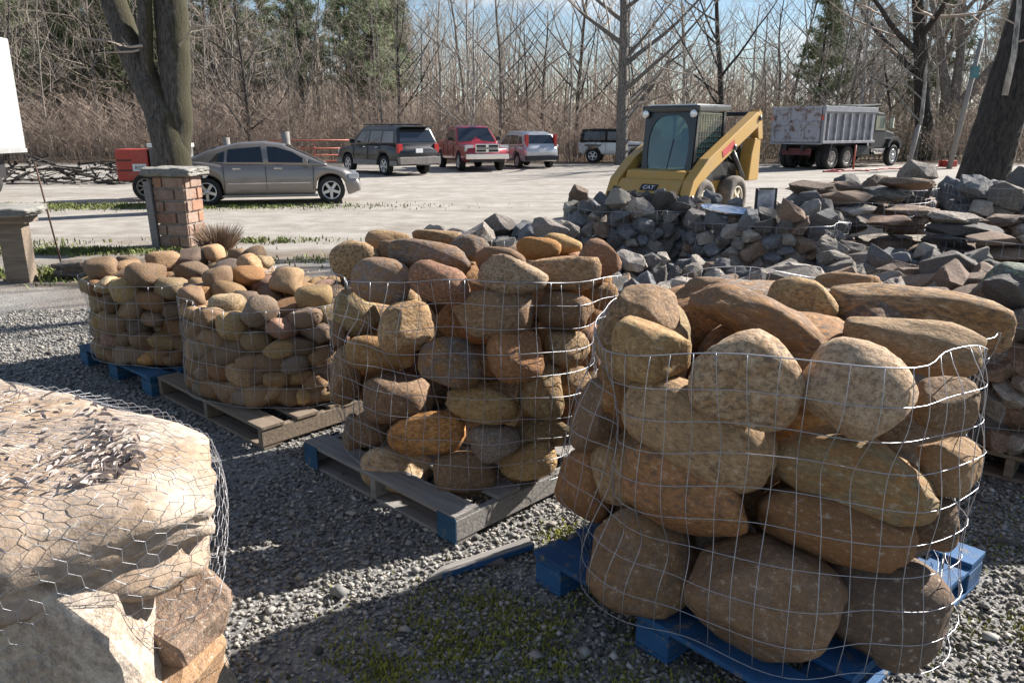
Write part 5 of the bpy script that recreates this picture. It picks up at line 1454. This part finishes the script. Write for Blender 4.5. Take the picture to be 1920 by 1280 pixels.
# the wood: alike bare trees, copies sharing meshes
VAR = [bare_tree(100 + i, rnd.uniform(9, 14), rnd.uniform(.08, .15), 3, kids=(15, 6, 5, 4), first=.14, spread=.85) for i in range(7)]
rw = random.Random(17)
kinds = (('slender grey bare tree standing in the wood behind the lot', M['bark'], M['twig']), ('dark bare tree standing in the wood behind the lot', M['barkdark'], M['twig']), ('pale white-barked bare tree standing in the wood behind the lot', M['barkpale'], M['twigpale']))
spots = []
for k in range(150):
    for _ in range(20):
        Y = 43.5 + 45 * rw.random() ** 1.4; X = rw.uniform(-.78, .80) * Y
        if all((X - a) ** 2 + (Y - c_) ** 2 > 2.6 for a, c_ in spots): break
    spots.append((X, Y))
    kd = kinds[rw.choices((0, 1, 2), (5, 3, 2.2))[0]]
    place_tree('bare_tree', VAR[k % 7], (X, Y, hill_z(X, Y)), rw.uniform(0, 6.28), rw.uniform(.75, 1.25), kd[1], kd[2], kd[0], 'tree', 'bare trees of the wood')
# pines on the left rise
def pine_mesh(seed, h):
    r = random.Random(seed); b, nd = MB(), MB()
    b.tube([(0, 0, -.2), (.1, 0, h * .5), (0, .1, h)], [.2, .14, .03], 7, False)
    for k in range(44):
        z = h * (.30 + .70 * (k / 44) ** .9); a = r.uniform(0, 6.28); L = (h - z) * .22 + .7 * r.uniform(.6, 1.2)
        tip = Vector((L * math.cos(a), L * math.sin(a), z + L * .25)); b.tube([(0, 0, z), tip], [.035, .012], 3, False)
        for _ in range(60):
            c = Vector((0, 0, z)).lerp(tip, r.uniform(.35, 1.08)) + Vector((r.gauss(0, .16), r.gauss(0, .16), r.gauss(0, .13)))
            for _ in range(3):
                d = Vector((r.gauss(0, 1), r.gauss(0, 1), r.gauss(.3, .8))).normalized() * r.uniform(.22, .45); w = d.orthogonal().normalized() * .03
                nd.add([c - w, c + w, c + d], [(0, 1, 2)])
    return b.mesh('trunk', recalc=False), nd.mesh('crown', recalc=False)
M['needles'] = simple('pine_needles', (.12, .16, .06), .8, 0, .45, 1.5)
PN = [pine_mesh(700 + i, 13 + i) for i in range(3)]
for k in range(70):
    Y = rw.uniform(52, 84); X = rw.uniform(-.74, -.13) * Y if k < 60 else rw.uniform(.3, .7) * Y
    place_tree('pine_tree', PN[k % 3], (X, Y, hill_z(X, Y)), rw.uniform(0, 6.28), rw.uniform(.75, 1.1), M['barkdark'], M['needles'], 'green pine tree rising among the bare trees', 'tree', 'pines among the bare trees')
# thicket of saplings and brush along the wood's edge
def brush():
    r = random.Random(2); b = MB()
    for k in range(5600):
        Y = 43 + 24 * r.random() ** 1.5; X = r.uniform(-.76, .76) * Y
        if 17 < X < 23 and Y < 45: continue
        z0 = hill_z(X, Y) - .05; dens = noise.noise((X * .2, Y * .2, 0)) + .5; hh = r.uniform(1.0, 6.2) * (.55 + .5 * dens); a = r.uniform(0, 6.28); l = hh * r.uniform(.05, .8)
        p = Vector((X, Y, z0)); m_ = Vector((X + l * .3 * math.cos(a), Y + l * .3 * math.sin(a), z0 + hh * .55)); e_ = Vector((X + l * math.cos(a), Y + l * math.sin(a), z0 + hh * r.uniform(.75, 1)))
        w = r.uniform(.007, .028)
        b.tube([p, m_, e_], [w, w * .7, w * .25], 3, False)
        for _ in range(10):
            f = r.uniform(.2, .98); q = m_.lerp(e_, (f - .5) * 2) if f > .5 else p.lerp(m_, f * 2); a2 = r.uniform(0, 6.28); l2 = r.uniform(.3, 1.6) * (1.2 - .6 * f)
            t2 = q + Vector((l2 * math.cos(a2) * .85, l2 * math.sin(a2) * .85, l2 * r.uniform(.15, .8)))
            b.tube([q, t2], [w * .45, w * .18], 3, False)
            b.tube([q.lerp(t2, .5), q.lerp(t2, .5) + Vector((l2 * .4 * math.cos(a2 + 1), l2 * .4 * math.sin(a2 + 1), l2 * .3))], [w * .25, w * .12], 3, False)
    M['brush'] = simple('brush_stems', (.36, .28, .225), .9, 0, .6, 1.2)  # haze over the thicket is put into this paler stem colour
    return tag(b.build('brush_thicket', M['brush'], recalc=False), 'dense brown leafless thicket along the edge of the wood', 'thicket', kind='stuff')
brush()
def far_wood():
    r = random.Random(22); b = MB()
    for k in range(1700):
        Y = 60 + 55 * r.random(); X = r.uniform(-.8, .8) * Y
        z0 = hill_z(X, Y) - .1; hh = r.uniform(5, 11) * (1 if X < 0 else .8); w = r.uniform(.03, .10); lx = r.gauss(0, .5)
        p, e_ = Vector((X, Y, z0)), Vector((X + lx, Y, z0 + hh)); m_ = p.lerp(e_, .5) + Vector((r.gauss(0, .2), 0, 0))
        b.tube([p, m_, e_], [w, w * .7, w * .15], 3, False)
        for _ in range(9):
            f = r.uniform(.3, .98); q = m_.lerp(e_, (f - .5) * 2) if f > .5 else p.lerp(m_, f * 2); a2 = r.uniform(0, 6.28); l2 = r.uniform(.6, 2.4) * (1.2 - f * .7)
            b.tube([q, q + Vector((l2 * math.cos(a2) * .75, l2 * math.sin(a2) * .75, l2 * .75))], [w * .35, w * .12], 3, False)
    return tag(b.build('far_wood', M['twig'], recalc=False), 'far grey-brown mass of leafless wood covering the rise', 'wood', kind='stuff')
far_wood()
# yellow-green scrub leaves at the right and brush heap on the left
def scrub(name, box_, n, size, mat, label, cat, seed):
    r = random.Random(seed); b = MB(); (xa, xb, ya, yb, zh) = box_
    for _ in range(n):
        X, Y = r.uniform(xa, xb), r.uniform(ya, yb); Z = zh * r.random() ** 1.3 * (.6 + .6 * abs(noise.noise((X * .5, Y * .5, 1))))
        d = Vector((r.gauss(0, 1), r.gauss(0, 1), r.gauss(0, 1))).normalized(); w = d.orthogonal().normalized() * size * .4; c = Vector((X, Y, Z + .05)); d = d * size
        b.add([c - d, c - w, c + d, c + w], [(0, 1, 2, 3)])
    return tag(b.build(name, mat, recalc=False), label, cat, kind='stuff')
scrub('scrub_leaves', (14, 36, 43.5, 50, 4.2), 9000, .075, simple('scrub_leaf', (.17, .17, .055), .7, 0, .5, .8), 'yellow-green leafy scrub behind the dump truck', 'scrub', 3)
def heap():
    r = random.Random(6); b = MB()
    for k in range(260):
        X, Y = r.uniform(-19, -11.5), r.gauss(26.5, .7); Z = r.random() ** 1.5 * .7; a = r.uniform(0, 3.14); l = r.uniform(.3, 1.4)
        b.tube([(X, Y, Z + .02), (X + l * math.cos(a), Y + l * math.sin(a) * .5, max(.03, Z + r.uniform(-.4, .4)))], [r.uniform(.012, .06), .01], 5, False)
    return tag(b.build('brush_heap', M['barkdark'], recalc=False), 'low heap of cut branches and logs behind the red compressor', 'brush heap', kind='stuff')
heap()
